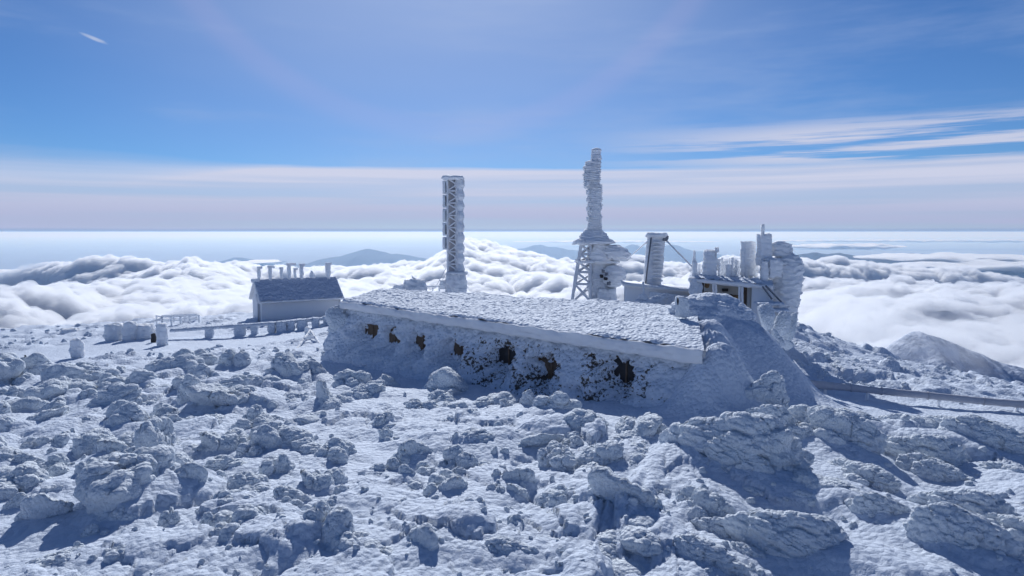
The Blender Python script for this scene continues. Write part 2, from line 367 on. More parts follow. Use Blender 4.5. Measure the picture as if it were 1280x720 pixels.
def cloud_sea():
    m, nt, b = new_mat('cloud_core'); nt.nodes.remove(b)
    di = N(nt, 'ShaderNodeBsdfDiffuse'); tr = N(nt, 'ShaderNodeBsdfTranslucent'); mx = N(nt, 'ShaderNodeMixShader')
    di.inputs[0].default_value = (.86, .87, .90, 1); tr.inputs[0].default_value = (.86, .87, .90, 1); mx.inputs[0].default_value = .4
    nt.links.new(di.outputs[0], mx.inputs[1]); nt.links.new(tr.outputs[0], mx.inputs[2]); nt.links.new(mx.outputs[0], nt.nodes['Material Output'].inputs[0])
    def sheet(na, nr, extra, r1=7300):
        az = np.linspace(math.radians(-50), math.radians(50), na); r = np.exp(np.linspace(math.log(950), math.log(r1), nr))
        A, R = np.meshgrid(az, r, indexing='ij')
        x, y = (R * np.sin(A)).ravel(), (R * np.cos(A)).ravel()
        return x, y, cloud_height(x, y, extra)
    na, nr = 300, 200
    x, y, z = sheet(na, nr, -42)
    tag(link('cloud_sea', mesh('cloud_sea', np.stack([x, y, z], 1), grid_faces(na, nr)), m), kind='stuff')
    # the thin vapour over the dense core: a closed layer of its own
    vm = bpy.data.materials.new('cloud_vapour'); vm.use_nodes = True; nt = vm.node_tree; nt.nodes.clear()
    out = N(nt, 'ShaderNodeOutputMaterial'); pv = N(nt, 'ShaderNodeVolumePrincipled'); nt.links.new(pv.outputs[0], out.inputs['Volume'])
    pv.inputs['Color'].default_value = (.94, .948, .965, 1); pv.inputs['Density'].default_value = .034; pv.inputs['Anisotropy'].default_value = .5
    na, nr = 500, 380
    x, y, z = sheet(na, nr, 0)
    q = np.stack([x, y, 0 * x], 1)
    z = z + 4 * fbm(q / 60, 3, 77)
    top = np.stack([x, y, z], 1); f = grid_faces(na, nr); k = len(top); idx = np.arange(k).reshape(na, nr)
    rim = np.concatenate([idx[:, 0], idx[-1, 1:], idx[::-1, -1][1:], idx[0, ::-1][1:-1]]); r2 = np.roll(rim, -1)
    low = top[rim].copy(); low[:, 2] = -1150; nb = len(rim); a_ = np.arange(nb); b_ = np.roll(a_, -1); mid = np.full(nb, k + nb)
    cen = low.mean(0)[None]
    ff = np.concatenate([f[:, :3], f[:, [0, 2, 3]], np.stack([k + a_, k + b_, r2], 1), np.stack([k + a_, r2, rim], 1), np.stack([k + b_, k + a_, mid], 1)])
    tag(link('cloud_vapour', mesh('cloud_vapour', np.concatenate([top, low, cen]), ff), vm), kind='stuff')
    # thin far banks lying in the valleys
    banks = [((985, 1130, 308), 30000, 120), ((1075, 1300, 322), 15000, 75), ((1130, 1420, 331), 13500, 85), ((960, 1400, 301), 60000, 130), ((640, 900, 302), 70000, 100), ((290, 350, 327), 30000, 60), ((-60, 24, 340), 24000, 40)]
    for i, ((p0, p1, py), Y, h) in enumerate(banks):
        nu, nv = 150, 24
        a = P(p0, py, Y); b_ = P(p1, py, Y); L = b_[0] - a[0]
        u = np.linspace(0, 1, nu)[:, None]; th = np.linspace(0, 2 * math.pi, nv, endpoint=False)[None]
        w = np.sqrt(np.clip(4 * u * (1 - u), 0, 1)) * (0.6 + .5 * perlin(np.stack([u.ravel() * 5, u.ravel() * 0 + i, u.ravel() * 0], 1), i).reshape(-1, 1) + .2)
        x = a[0] + L * u + 0 * th; y = Y + 1800 * w * np.cos(th); z = a[2] + h * w * np.sin(th)
        q = np.stack([x.ravel(), y.ravel(), z.ravel() * 2], 1) / 700
        z = z.ravel() + h * .9 * fbm(q, 4, i) * np.clip(w + 0 * th, .05, 1).ravel()
        tag(link('cloud_bank', mesh('cloud_bank', np.stack([x.ravel(), y.ravel(), z], 1), grid_faces(nu, nv, True)[:, ::-1]), vm), kind='stuff')
cloud_sea()
def mist():
    vm = bpy.data.materials.new('mist_air'); vm.use_nodes = True; nt = vm.node_tree; nt.nodes.clear()
    out = N(nt, 'ShaderNodeOutputMaterial'); pv = N(nt, 'ShaderNodeVolumePrincipled'); nt.links.new(pv.outputs[0], out.inputs['Volume'])
    pv.inputs['Color'].default_value = (1, 1, 1, 1); pv.inputs['Density'].default_value = .0035; pv.inputs['Anisotropy'].default_value = .5
    d, f = ico(5)
    for i, (px, py, Y, s) in enumerate(((1105, 424, 660, (70, 120, 26)), (1290, 425, 980, (170, 140, 34)), (1010, 396, 1000, (170, 160, 40)))):
        v = d * np.array(s) * (1 + .45 * fbm(d * 1.7 + i * 5, 4, 50 + i))[:, None]
        o = link('mist', mesh('mist', v, f), vm); o.location = tuple(P(px, py, Y)); tag(o, kind='stuff')
mist()

def haze():
    vm = bpy.data.materials.new('haze_air'); vm.use_nodes = True; nt = vm.node_tree; nt.nodes.clear()
    out = N(nt, 'ShaderNodeOutputMaterial'); pv = N(nt, 'ShaderNodeVolumePrincipled'); nt.links.new(pv.outputs[0], out.inputs['Volume'])
    pv.inputs['Color'].default_value = HAZE_COL; pv.inputs['Absorption Color'].default_value = (1, 1, 1, 1); pv.inputs['Density'].default_value = HAZE_D; pv.inputs['Anisotropy'].default_value = .35
    s = 240000; z0, z1 = -1760, 40
    v = [(x, y, z) for z in (z0, z1) for y in (-s, s) for x in (-s, s)]
    f = [(0, 2, 3, 1), (4, 5, 7, 6), (0, 1, 5, 4), (2, 6, 7, 3), (0, 4, 6, 2), (1, 3, 7, 5)]
    tag(link('haze', mesh('haze', v, f, False), vm), kind='stuff')
HAZE_COL = (.40, .64, 1.0, 1); HAZE_D = 2.6e-5
haze()

# ------------------------------------------------------------------ summit ground
CTRL = [  # photo column, row, distance
    (640, 720, 11.8), (200, 720, 12.2), (20, 700, 13.2), (1000, 710, 12.0), (1270, 705, 12.6), (640, 600, 16.9), (300, 600, 17.5), (30, 600, 19.5), (900, 610, 16.2), (1260, 620, 16.8),
    (640, 530, 22.5), (420, 520, 25.5), (200, 520, 28), (20, 520, 31), (860, 530, 21.5), (1060, 540, 22.5), (1270, 560, 22.5),
    (450, 448, 39.0), (560, 470, 33.5), (700, 490, 28.5), (840, 502, 25.0), (250, 465, 40), (80, 470, 42), (-80, 480, 42), (300, 425, 60), (150, 425, 62), (0, 440, 62), (330, 403, 74), (424, 397, 78),
    (200, 402, 88), (60, 411, 88), (-60, 420, 86), (290, 396, 88), (1010, 490, 34), (1140, 503, 33), (1290, 512, 33), (1120, 466, 48), (1000, 430, 46), (1000, 417, 56), (1060, 435, 57), (1130, 456, 60), (1210, 471, 62), (1290, 486, 62), (1400, 500, 62),
    (950, 470, 33), (640, 395, 56), (800, 390, 52), (560, 395, 62), (900, 402, 46)]
CP = np.array([P(*c) for c in CTRL]); CP = np.concatenate([CP, [(0, 0, 2.6), (-14, 0, 2.2), (14, 0, 2.2), (0, -12, 4), (-60, 20, -3), (60, 20, -3.5)]])
def _tps(r2): return r2 * np.log(r2 + 1e-9) * .5
def tps_fit(xy, z, lam=2.0):
    n = len(xy); K = _tps(((xy[:, None] - xy[None]) ** 2).sum(-1)) + lam * np.eye(n)
    Pm = np.concatenate([np.ones((n, 1)), xy], 1)
    A = np.block([[K, Pm], [Pm.T, np.zeros((3, 3))]])
    return np.linalg.solve(A, np.concatenate([z, np.zeros(3)]))
TW = tps_fit(CP[:, :2], CP[:, 2])
def tps_eval(x, y):
    r = TW[-3] + TW[-2] * x + TW[-1] * y
    for k in range(len(CP)):
        r = r + TW[k] * _tps((x - CP[k, 0]) ** 2 + (y - CP[k, 1]) ** 2)
    return r
# the long building's front wall line: E0 left eave, E1 right eave
E0, E1 = P(428, 377, 40.0), P(880, 440, 23.1)
R0_, R1_ = P(474, 363, 43.0), P(868, 385, 33.0)
EU = (E1 - E0)[:2]; EL = np.linalg.norm(EU); EU /= EL; EN = np.array((EU[1], -EU[0]))       # EN points out of the wall, to the viewer's side
DR = P(925, 425, 28.5)                      # drift over the building's end
ALPHA = math.radians(-48); WA = (math.cos(ALPHA), math.sin(ALPHA))     # rime streaks on the windward side run down to the near right
def ground0(x, y):
    """smooth snow surface"""
    x = np.asarray(x, float); y = np.asarray(y, float)
    xe = np.clip(x, -75, 75); ye = np.clip(y, -14, 95)
    z = tps_eval(xe, ye)
    out = np.sqrt((x - xe) ** 2 + (y - ye) ** 2)
    # steep flanks beyond the summit
    brow = np.maximum(0, y - (88 + .0 * x)) + .0
    side = np.maximum(0, (y - 60 + (x - 24) * .25)) * np.clip((x - 12) / 20, 0, 1)
    z = z - .55 * out - .010 * np.minimum(brow, 60) ** 2 - .018 * np.minimum(side, 40) ** 2 - 1.0 * np.maximum(0, side - 40) - .9 * np.maximum(0, brow - 60)
    # the drift banked against the building's right end
    ca, sa = math.cos(.35), math.sin(.35)
    for (cx, cyy, top, lx, ly) in DRIFTS:
        dx, dy = x - cx, y - cyy
        a, b = dx * ca + dy * sa, -dx * sa + dy * ca
        g = np.exp(-((a / lx) ** 2 + (b / ly) ** 2) ** 1.25)
        z = z + (np.maximum(top, z) - z) * g
    rt = np.clip((x / np.maximum(y, 4) - .10) / .2, 0, 1) * np.clip((25 - y) / 6, 0, 1) * np.clip((y - 6) / 3, 0, 1)
    uu = x * WA[0] + y * WA[1]; vv = -x * WA[1] + y * WA[0]
    z = z + .55 * rt * perlin(np.stack([uu / 4.2, vv / 1.7, 0 * x], -1).reshape(-1, 3), 91).reshape(np.shape(x))
    return np.maximum(z, -1480)
_d1, _d2, _d3 = P(925, 402, 30.0), P(965, 436, 30.5), P(895, 396, 31.0)
DRIFTS = [(_d1[0], _d1[1], _d1[2] - .2, 2.0, 3.0), (_d2[0], _d2[1], _d2[2] - .3, 1.0, 1.6), (_d3[0], _d3[1], _d3[2], 1.9, 2.4), (E1[0] + .5, E1[1] + .3, E1[2] + .05, 1.35, 1.2), ] + [(E1[0] + (R1_ - E1)[0] * t + .40, E1[1] + (R1_ - E1)[1] * t - .1, E1[2] + (R1_ - E1)[2] * t + .26, 1.2, 1.5) for t in (.25, .5, .75)]
def hit(px, py, y0=6.0, y1=140.0):
    """where the photo's line of sight meets the snow"""
    a = P(px, py, 1.0) - np.array((0, 0, CZ)); t = np.exp(np.linspace(math.log(y0), math.log(y1), 700))
    x, y, z = a[0] * t, t, CZ + a[2] * t
    d = z - ground0(x, y); k = np.argmax(d < 0)
    if k == 0: k = len(t) - 1
    tt = t[k - 1] + (t[k] - t[k - 1]) * d[k - 1] / (d[k - 1] - d[k] + 1e-9)
    return np.array((a[0] * tt, tt, CZ + a[2] * tt))
SMOOTH = [(hit(*q[:2]), q[2], q[3]) for q in [  # photo column, row, radius in metres, strength
    (60, 640, 1.6, .85), (20, 690, 1.6, .85), (30, 610, 1.5, .6), (100, 640, 1.1, 1), (470, 575, 1.3, .8), (440, 560, 1.2, .6), (1150, 515, 4.5, .95), (1060, 508, 4.0, .95), (1240, 525, 4, .9), (250, 428, 7, .95), (150, 430, 8, .9), (60, 445, 7, .9), (340, 425, 6, .9),
    (410, 432, 4, .7), (1040, 590, 1.3, .7), (960, 690, .8, .8), (1120, 620, 1.0, .8), (700, 560, .8, .6), (660, 490, 2.5, 1), (760, 505, 2.2, 1), (820, 512, 2.0, 1), (560, 475, 2.5, .9), (500, 462, 2.6, .9), (880, 510, 2.5, 1), (940, 500, 2.6, .95), (920, 440, 3.5, 1), (960, 470, 2.5, .95), (890, 470, 3, 1), (900, 405, 3, .9)]]
def rough_mask(x, y):
    m = np.ones_like(x)
    for c, r, s in SMOOTH:
        m = m * (1 - s * np.exp(-(((x - c[0]) ** 2 + (y - c[1]) ** 2) / r ** 2) ** 1.5))
    # the lee in front of the long wall and all under the building
    dx, dy = x - E0[0], y - E0[1]; s_ = dx * EU[0] + dy * EU[1]; n_ = dx * EN[0] + dy * EN[1]
    lee = np.clip((s_ + 2) / 2, 0, 1) * np.clip((EL + 3 - s_) / 2, 0, 1) * np.clip((4.8 - n_) / 2.2, 0, 1) * np.clip((n_ + 12) / 2, 0, 1)
    return m * (1 - .92 * lee)
def ground(x, y):
    x = np.asarray(x, float); y = np.asarray(y, float)
    z = ground0(x, y); r = np.hypot(x, y)
    near = np.clip((240 - r) / 60, 0, 1)
    R = rough_mask(x, y) * near
    dm = np.zeros_like(x)
    for (cx, cyy, top, lx, ly) in DRIFTS: dm = np.maximum(dm, np.exp(-((x - cx) ** 2 + (y - cyy) ** 2) / (1.6 * (lx + ly) / 2) ** 2))
    right = np.clip((x / np.maximum(y, 4) - .12) / .25, 0, 1) * np.clip((26 - y) / 6, 0, 1)
    q3 = lambda s: np.stack([x / s, y / s, 0 * x], 1)
    wx = x + .35 * perlin(q3(.9), 1); wy = y + .35 * perlin(q3(.9), 2)
    wx = wx + .10 * perlin(q3(.3), 21); wy = wy + .10 * perlin(q3(.3), 22)
    u = (wx * WA[0] + wy * WA[1]); v = (-wx * WA[1] + wy * WA[0])
    ux = u / (1 + 1.6 * right)
    h = 0
    d, k = worley2(ux / 1.9, v / 1.5, 11); h = h + (.70 - .35 * right) * (dome(d * 1.1) - .35) * k ** 1.1
    d, k = worley2(ux / .95, v / .75, 12); h = h + (.27 - .12 * right) * (dome(d * 1.05) - .4) * (.1 + k)
    d, k = worley2(ux / .42, v / .32, 13); h = h + (.13 - .05 * right) * (dome(d * 1.1) - .45) * (.3 + k)
    slope = np.clip((y - 35) / 6, 0, 1) * np.clip((x - 10) / 4, 0, 1)
    d, k = worley2(wx / .9, wy / .75, 17); h = h + slope * .55 * (dome(d) - .4) * (.3 + k)
    fine = np.clip((34 - r) / 12, 0, 1)
    d, k = worley2(ux / .17, v / .125, 14); sm = (.060 - .02 * right) * (dome(d) - .5)
    d, k = worley2(ux / .085, v / .065, 15); sm = sm + .030 * (dome(d) - .5)
    tops = .35 + .65 * np.clip(h * 4 + .5, 0, 1)
    z = z + R * h * (.75 + .6 * fbm(q3(6), 2, 9)) + np.maximum(R, .8 * dm) * sm * tops * fine + .16 * dm * near * fbm(np.stack([u / 1.1, v / .35, 0 * x], 1), 4, 61) + .05 * near * fbm(q3(.8), 3, 6) + .25 * near * R * fbm(q3(5), 3, 8) + skirts(x, y) * near
    return z
SKIRT = []
def skirts(x, y):
    z = np.zeros_like(x)
    for cx, cyy, r, h in SKIRT:
        m = (np.abs(x - cx) < 2.6 * r) & (np.abs(y - cyy) < 2.6 * r)
        if m.any(): z[m] = np.maximum(z[m], h * np.exp(-(((x[m] - cx) ** 2 + (y[m] - cyy) ** 2) / r ** 2)))
    return z
def summit():
    na, nr = 660, 680
    az = np.linspace(-1, 1, na); az = math.radians(46) * (az + .22 * az ** 7)
    r = np.concatenate([np.exp(np.linspace(math.log(6), math.log(120), nr - 70)), np.exp(np.linspace(math.log(121), math.log(3200), 70))])
    A, Rr = np.meshgrid(az, r, indexing='ij'); x, y = (Rr * np.sin(A)).ravel(), (Rr * np.cos(A)).ravel()
    z = ground(x, y)
    bare = -.02 + .34 * np.clip(fbm(np.stack([x / 3, y / 3, 0 * x], 1), 3, 31), -1, 1) + .15 * (np.hypot(x, y) > 42) * rough_mask(x, y)
    bare = bare - .3 * (1 - rough_mask(x, y))
    v = np.stack([x, y, z], 1)
    tag(link('summit_ground', mesh('summit_ground', v, grid_faces(na, nr), True, {'bare': bare}), MAT['snow']), kind='structure')
    # the rest of the summit, round behind the viewer
    na, nr = 150, 120
    az = np.linspace(math.radians(56.05), math.radians(360 - 56.05), na); r = np.exp(np.linspace(math.log(6), math.log(3200), nr))
    A, Rr = np.meshgrid(az, r, indexing='ij'); x, y = (Rr * np.sin(A)).ravel(), (Rr * np.cos(A)).ravel()
    tag(link('summit_slope', mesh('summit_slope', np.stack([x, y, ground(x, y)], 1), grid_faces(na, nr), True, {'bare': -.3 + 0 * x}), MAT['snow']), kind='structure')
    az = np.linspace(0, 2 * math.pi, 49)[:-1]; rr = np.linspace(.1, 6.02, 12)
    A, Rr = np.meshgrid(az, rr, indexing='ij'); x, y = (Rr * np.sin(A)).ravel(), (Rr * np.cos(A)).ravel()
    a = np.concatenate([np.arange(48 * 12).reshape(48, 12), np.arange(12)[None]], 0)
    f = np.stack([a[:-1, :-1].ravel(), a[:-1, 1:].ravel(), a[1:, 1:].ravel(), a[1:, :-1].ravel()], 1)
    tag(link('summit_terrace', mesh('summit_terrace', np.stack([x, y, ground(x, y)], 1), f, True, {'bare': -.3 + 0 * x}), MAT['snow']), kind='structure')

# ------------------------------------------------------------------ boulders
def rock_shape(seed, sub, aniso=(1, 1, 1), lump=(.055, .11, 1.0), angular=7.0, nplanes=11, blobs=0):
    """a rime-crusted boulder about 1 m across; aniso stretches the rime grain along x"""
    r_ = np.random.default_rng(seed); d, f = ico(sub)
    n = r_.normal(size=(nplanes, 3)); n /= np.linalg.norm(n, axis=1)[:, None]; n[1] = (0, 0, -1)
    dist = r_.uniform(.34, .56, nplanes)
    q = (d @ n.T) / dist[None]
    s = np.sum(np.maximum(q, 0) ** angular, 1) ** (1 / angular)
    v = d / s[:, None]
    if blobs:
        nb = blobs; cc = r_.normal(size=(nb, 3)) * np.array((.24, .24, .15)); cc[0] = 0; rr = r_.uniform(.20, .34, nb); rr[0] = .33
        b_ = d @ cc.T; disc = rr[None] ** 2 - ((cc ** 2).sum(1)[None] - b_ ** 2); ext = np.where(disc > 0, b_ + np.sqrt(np.maximum(disc, 0)), 0.02)
        ext = np.maximum(ext, .02); R = np.sum(ext ** 9, 1) ** (1 / 9); v = d * (.75 * R + .25 / s)[:, None]
    v = v / np.abs(v).max(0)[None] * .5
    v = v * (1 + .16 * fbm(d * 1.6 + seed, 3, seed))[:, None]
    nn = vnormals(v, f)
    g = np.array(aniso, float)
    win = .12 + 1.05 * np.clip(nn[:, 2] * .75 + .38 + .9 * fbm(v * 2.2, 3, seed + 4), 0, 1)
    a = v + .02 * np.stack([perlin(v * 12, seed + k) for k in (1, 2, 3)], 1)
    l1 = dome(worley3(a / (lump[1] * 1.9 * g), seed) * 1.1) - .5
    l2 = dome(worley3(a / (lump[1] * .9 * g), seed + 1) * 1.1) - .5
    l3 = dome(worley3(a / (lump[1] * .42 * g), seed + 2)) - .5
    h = lump[0] * win * (l1 + .70 * l2 + (.45 * l3 if sub > 4 else 0))
    v = v + nn * h[:, None]
    bare = -.10 - .50 * nn[:, 2] + .42 * fbm(v * 2.3, 3, seed + 9)
    return v, f, bare
ROCKS = [];  GRAIN = []; SMALL = []
for i in range(14):
    v, f, b = rock_shape(100 + i, 5, (1.15, 1, .8), (.092, .115), angular=4.0 + (i % 4) * 1.8, nplanes=9 + i % 5, blobs=0 if i % 3 == 1 else 5 + i % 4)
    ROCKS.append(mesh('boulder', v, f, True, {'bare': b})); ROCKS[-1].materials.append(MAT['rime'])
for i in range(4):
    v, f, b = rock_shape(300 + i, 6, (1.45, .95, .8), (.095, .085), angular=3.2, nplanes=10, blobs=0 if i % 2 else 7)
    GRAIN.append(mesh('boulder', v, f, True, {'bare': b - .1})); GRAIN[-1].materials.append(MAT['rime'])
for i in range(10):
    SMALL.append(rock_shape(500 + i, 2, (1, 1, .8), (.09, .25), angular=3, blobs=4))
UP = dict(base='boulder')
OCC = [(*hit(px_, py_)[:2], 1.6) for px_, py_ in ((97, 450), (144, 427), (163, 427), (180, 425), (203, 434), (385, 425), (30, 455), (160, 440), (60, 440), (110, 445))]     # (x, y, radius) of what stands already
NB = [0]
def boulder(px, py, w, h, label=None, group=None, kind='r', rz=None, var=None, tilt=None, sink=.5, cat='boulder'):
    c = hit(px, py - .12 * h); Y = c[1]; k = Y / F * math.sqrt(1 + ((px - 640) / F) ** 2)
    W, H = w * k * (1.22 if kind == 'g' else 1.30), h * k * (.78 if kind == 'g' else .70)
    c = c + np.array((c[0], c[1], 0)) / np.hypot(c[0], c[1]) * W * .28
    i = NB[0]; NB[0] += 1
    me = (GRAIN if kind == 'g' else ROCKS)[(i if var is None else var) % (4 if kind == 'g' else 14)]
    o = bpy.data.objects.new('boulder', me); C.objects.link(o)
    zg = float(ground0(c[0], c[1]))
    dz = 1.12 * H / (1 - sink)
    if kind == 'g':
        o.rotation_euler = (random.uniform(-.12, .12), random.uniform(-.05, .12), (ALPHA if rz is None else rz) + random.uniform(-.2, .2))
        o.scale = (W * 1.25, W * .72, dz)
    else:
        o.rotation_euler = (random.uniform(-.25, .25), random.uniform(-.25, .25), random.uniform(0, 6.28) if rz is None else rz)
        if tilt: o.rotation_euler[0], o.rotation_euler[1] = tilt
        o.scale = (W * 1.0, W * random.uniform(.78, .95), dz)
    o.location = (float(c[0]), float(c[1]), zg - dz * sink + dz * .5)
    OCC.append((c[0], c[1], W * .5)); SKIRT.append((c[0], c[1], W * .62, .30 * H))
    return tag(o, label, cat, group)
LB = dict(
    left=('rime-crusted boulder in the rocky field below the small gabled house', 'boulders below the gabled house'),
    cent=('rounded lump of rime-covered rock on the open slope before the long building', 'rounded rocks before the long building'),
    wind=('streamlined mound of feathered rime on rock, its grain running downhill', 'streamlined rime mounds'),
    slope=('small snow-covered stone on the far slope beyond the frosted pipe', 'stones beyond the pipe'))
LB2 = dict(
    left=[(520, 'rime-crusted boulder in the upper rocks just below the snow road', 'boulders just below the snow road'), (600, LB['left'][0], LB['left'][1]), (999, 'rime boulder in the lower rocks about the massive rime-faced block', 'boulders about the rime-faced block')],
    cent=[(562, 'rounded rime rock at the edge of the long building\'s shadow', 'rocks at the edge of the shadow'), (640, LB['cent'][0], LB['cent'][1]), (999, 'rounded rime rock heaped about the biggest knobbly mass', 'rocks about the biggest knobbly mass')],
    wind=[(600, 'streamlined rime mound in the rows just below the frosted pipe', 'streamlined mounds below the pipe'), (999, LB['wind'][0] + ' about the whale-backed mound', LB['wind'][1])],
    slope=[(999, *LB['slope'])])
def lab(zone, py): return next((a, b) for lim, a, b in LB2[zone] if py < lim)
S_ = [  # px, base row, width, height, zone, own label
    (35, 484, 50, 33, 'left'), (144, 526, 70, 38, 'left', 'long slab of rime-coated rock rising to a low peak in the field'), (104, 488, 60, 30, 'left'), (178, 498, 60, 32, 'left'), (239, 519, 40, 42, 'left'),
    (298, 526, 85, 55, 'left', 'big angular rime boulder standing highest below the gabled house'), (368, 517, 42, 26, 'left'), (405, 521, 34, 45, 'left'), (253, 465, 40, 24, 'left'), (288, 465, 36, 26, 'left'),
    (203, 588, 58, 56, 'left', 'flat-faced rime slab leaning beside the dark rock crack'), (255, 545, 50, 20, 'left'), (345, 573, 66, 42, 'left'),
    (228, 632, 48, 48, 'left'), (340, 600, 44, 28, 'left'), (280, 600, 55, 25, 'left'), (217, 666, 22, 24, 'left', 'small round rime stone below the big block with the smooth drift'), (311, 686, 70, 50, 'left'), (262, 678, 32, 30, 'left'), (62, 662, 42, 42, 'left', 'dark-sided stone alone beside the smooth snow patch'),
    (78, 710, 38, 18, 'left', 'low flat stone poking out of the smooth snow patch'), (25, 641, 26, 18, 'left'), (176, 700, 44, 20, 'left'), (395, 712, 75, 75, 'left'), (357, 643, 50, 28, 'left'), (398, 632, 55, 42, 'left'), (306, 616, 38, 22, 'left'),
    (565, 500, 64, 40, 'cent', 'large hump-backed rime boulder at the edge of the building\'s shadow'), (620, 512, 60, 18, 'cent', 'low row of rime lumps beside the hump-backed boulder'), (659, 513, 27, 26, 'cent', 'small leaning rime stone between the hump-backed and the pointed boulder'), (486, 555, 20, 20, 'cent'), (585, 530, 36, 18, 'cent'), (605, 571, 72, 30, 'cent'), (675, 564, 45, 20, 'cent'), (695, 579, 36, 26, 'cent'),
    (518, 593, 48, 40, 'cent'), (572, 600, 45, 38, 'cent'), (631, 617, 26, 28, 'cent'), (658, 617, 36, 30, 'cent'), (560, 640, 56, 44, 'cent'), (586, 655, 40, 30, 'cent'), (510, 614, 28, 28, 'cent'), (692, 648, 55, 32, 'cent'), (644, 680, 42, 36, 'cent'), (580, 680, 72, 28, 'cent'),
    (752, 597, 70, 40, 'cent'), (735, 555, 75, 33, 'cent'), (788, 555, 62, 36, 'cent'), (805, 590, 50, 30, 'cent'), (778, 672, 112, 80, 'cent', 'biggest rounded mass of knobbly rime on the open slope'), (795, 705, 90, 42, 'cent'), (760, 722, 95, 26, 'cent'), (628, 718, 70, 36, 'cent'), (572, 716, 42, 28, 'cent'), (450, 722, 75, 46, 'cent'), (530, 716, 58, 58, 'cent'),
    (489, 668, 28, 28, 'cent'), (432, 638, 32, 28, 'cent', 'rime stone alone on the smooth wind-scoured snow patch'), (702, 706, 28, 22, 'cent'), (700, 690, 48, 26, 'cent'), (688, 665, 30, 20, 'cent'), (581, 692, 30, 20, 'cent'), (455, 505, 46, 26, 'cent'), (480, 490, 36, 18, 'cent'), (440, 490, 40, 26, 'cent'), (520, 520, 40, 20, 'cent'),
    (898, 566, 82, 42, 'wind'), (955, 566, 62, 40, 'wind'), (1035, 575, 110, 66, 'wind'), (973, 590, 65, 26, 'wind'), (1090, 618, 80, 42, 'wind'), (1147, 604, 80, 40, 'wind'), (1147, 558, 65, 30, 'wind'), (1222, 598, 108, 50, 'wind'), (1253, 550, 52, 26, 'wind'), (910, 628, 150, 75, 'wind'), (1020, 655, 140, 52, 'wind'), (1095, 680, 75, 42, 'wind'),
    (1060, 722, 140, 85, 'wind', 'tall whale-backed mound of feathered rime in the windward rocks'), (985, 728, 118, 55, 'wind'), (878, 672, 82, 58, 'wind'), (1186, 728, 120, 66, 'wind'), (1225, 645, 118, 42, 'wind'), (1205, 668, 80, 38, 'wind'), (1268, 690, 60, 30, 'wind'), (870, 728, 90, 40, 'wind'), (840, 630, 60, 36, 'wind'), (1120, 585, 60, 24, 'wind'), (1000, 545, 60, 26, 'wind')]
for s in S_:
    px, py, w, h, z = s[:5]; own = s[5] if len(s) > 5 else None
    boulder(px, py, w, h, own or lab(z, py)[0], None if own else lab(z, py)[1], 'g' if z == 'wind' else 'r')
boulder(699, 531, 46, 44, 'upright pointed rime boulder like a small tent on the snow', None, 'r', rz=.4, var=3, tilt=(.05, .05), sink=.2)
boulder(160, 655, 92, 88, 'massive rime-faced block above the smooth snow drift in shade', None, 'r', rz=.9, var=6, tilt=(.1, -.1), sink=.25)
boulder(960, 526, 64, 42, 'blunt wedge of wind-packed rime beside the end of the frosted pipe', None, 'g', rz=.2)
o = boulder(408, 539, 66, 20, 'low boulder with bare dark stone showing under its rime cap', None, 'r', rz=.1, var=9)
o.data = o.data.copy(); a = o.data.attributes['bare']; b = np.empty(len(a.data), np.float32); a.data.foreach_get('value', b); a.data.foreach_set('value', b + .28)
o = boulder(262, 573, 56, 15, 'dark bare rock ledge lying open in a crack between slabs', None, 'r', rz=.2, var=2)
o.data = o.data.copy(); a = o.data.attributes['bare']; a.data.foreach_get('value', b); a.data.foreach_set('value', b + .45)
# the rest of the field, smaller stones in the gaps
def fill(n, xr, yr, wr, zone, kind, seed, ratio=(.5, .75), need=.45):
    r_ = np.random.default_rng(seed); k = 0; t = 0
    while k < n and t < n * 30:
        t += 1
        px, py = r_.uniform(*xr), r_.uniform(*yr); c = hit(px, py)
        if float(rough_mask(c[:1], c[1:2])[0]) < need: continue
        w = r_.uniform(*wr); R = w * c[1] / F * .5
        if 60 < px < 140 and py < 500: continue
        if any((c[0] - a) ** 2 + (c[1] - b_) ** 2 < (.62 * (R + q)) ** 2 for a, b_, q in OCC): continue
        boulder(px, py, w, w * r_.uniform(*ratio), *lab(zone, py), kind); k += 1
fill(80, (-20, 430), (470, 720), (22, 60), 'left', 'r', 1)
fill(48, (430, 840), (500, 722), (16, 40), 'cent', 'r', 2)
fill(26, (840, 1300), (545, 725), (44, 95), 'wind', 'g', 3, (.34, .5))
fill(32, (1000, 1290), (425, 492), (9, 22), 'slope', 'r', 4, (.4, .6), .5)

summit()
def pebbles():
    """stones too small to tell apart, half buried everywhere in the field"""
    V, Fc, B, off = [], [], [], 0; r_ = np.random.default_rng(12)
    for k in range(1000):
        if k < 430: px, py = r_.uniform(-40, 1320), r_.uniform(455, 740); w = r_.uniform(4, 14)
        else:
            px, py = (r_.uniform(990, 1320), r_.uniform(418, 492)) if k % 2 else (r_.uniform(-30, 420), r_.uniform(408, 455)); w = r_.uniform(3, 9)
        c = hit(px, py)
        if float(rough_mask(c[:1], c[1:2])[0]) < .3 + .5 * r_.random(): continue
        v, f, b = SMALL[k % 10]; W = w * c[1] / F; a = r_.uniform(0, 6.28); ca, sa = math.cos(a), math.sin(a)
        q = v * np.array((W, W * r_.uniform(.7, 1), W * r_.uniform(.55, .95)))
        q = np.stack([q[:, 0] * ca - q[:, 1] * sa, q[:, 0] * sa + q[:, 1] * ca, q[:, 2]], 1)
        zz = float(ground(c[:1], c[1:2])[0])
        V.append(q + np.array((c[0], c[1], zz + W * .02))); Fc.append(f + off); B.append(b); off += len(v)
    o = link('small_stones', mesh('small_stones', np.concatenate(V), np.concatenate(Fc), True, {'bare': np.concatenate(B)}), MAT['rime'])
    tag(o, 'scattered small rime-covered stones', kind='stuff')
pebbles()

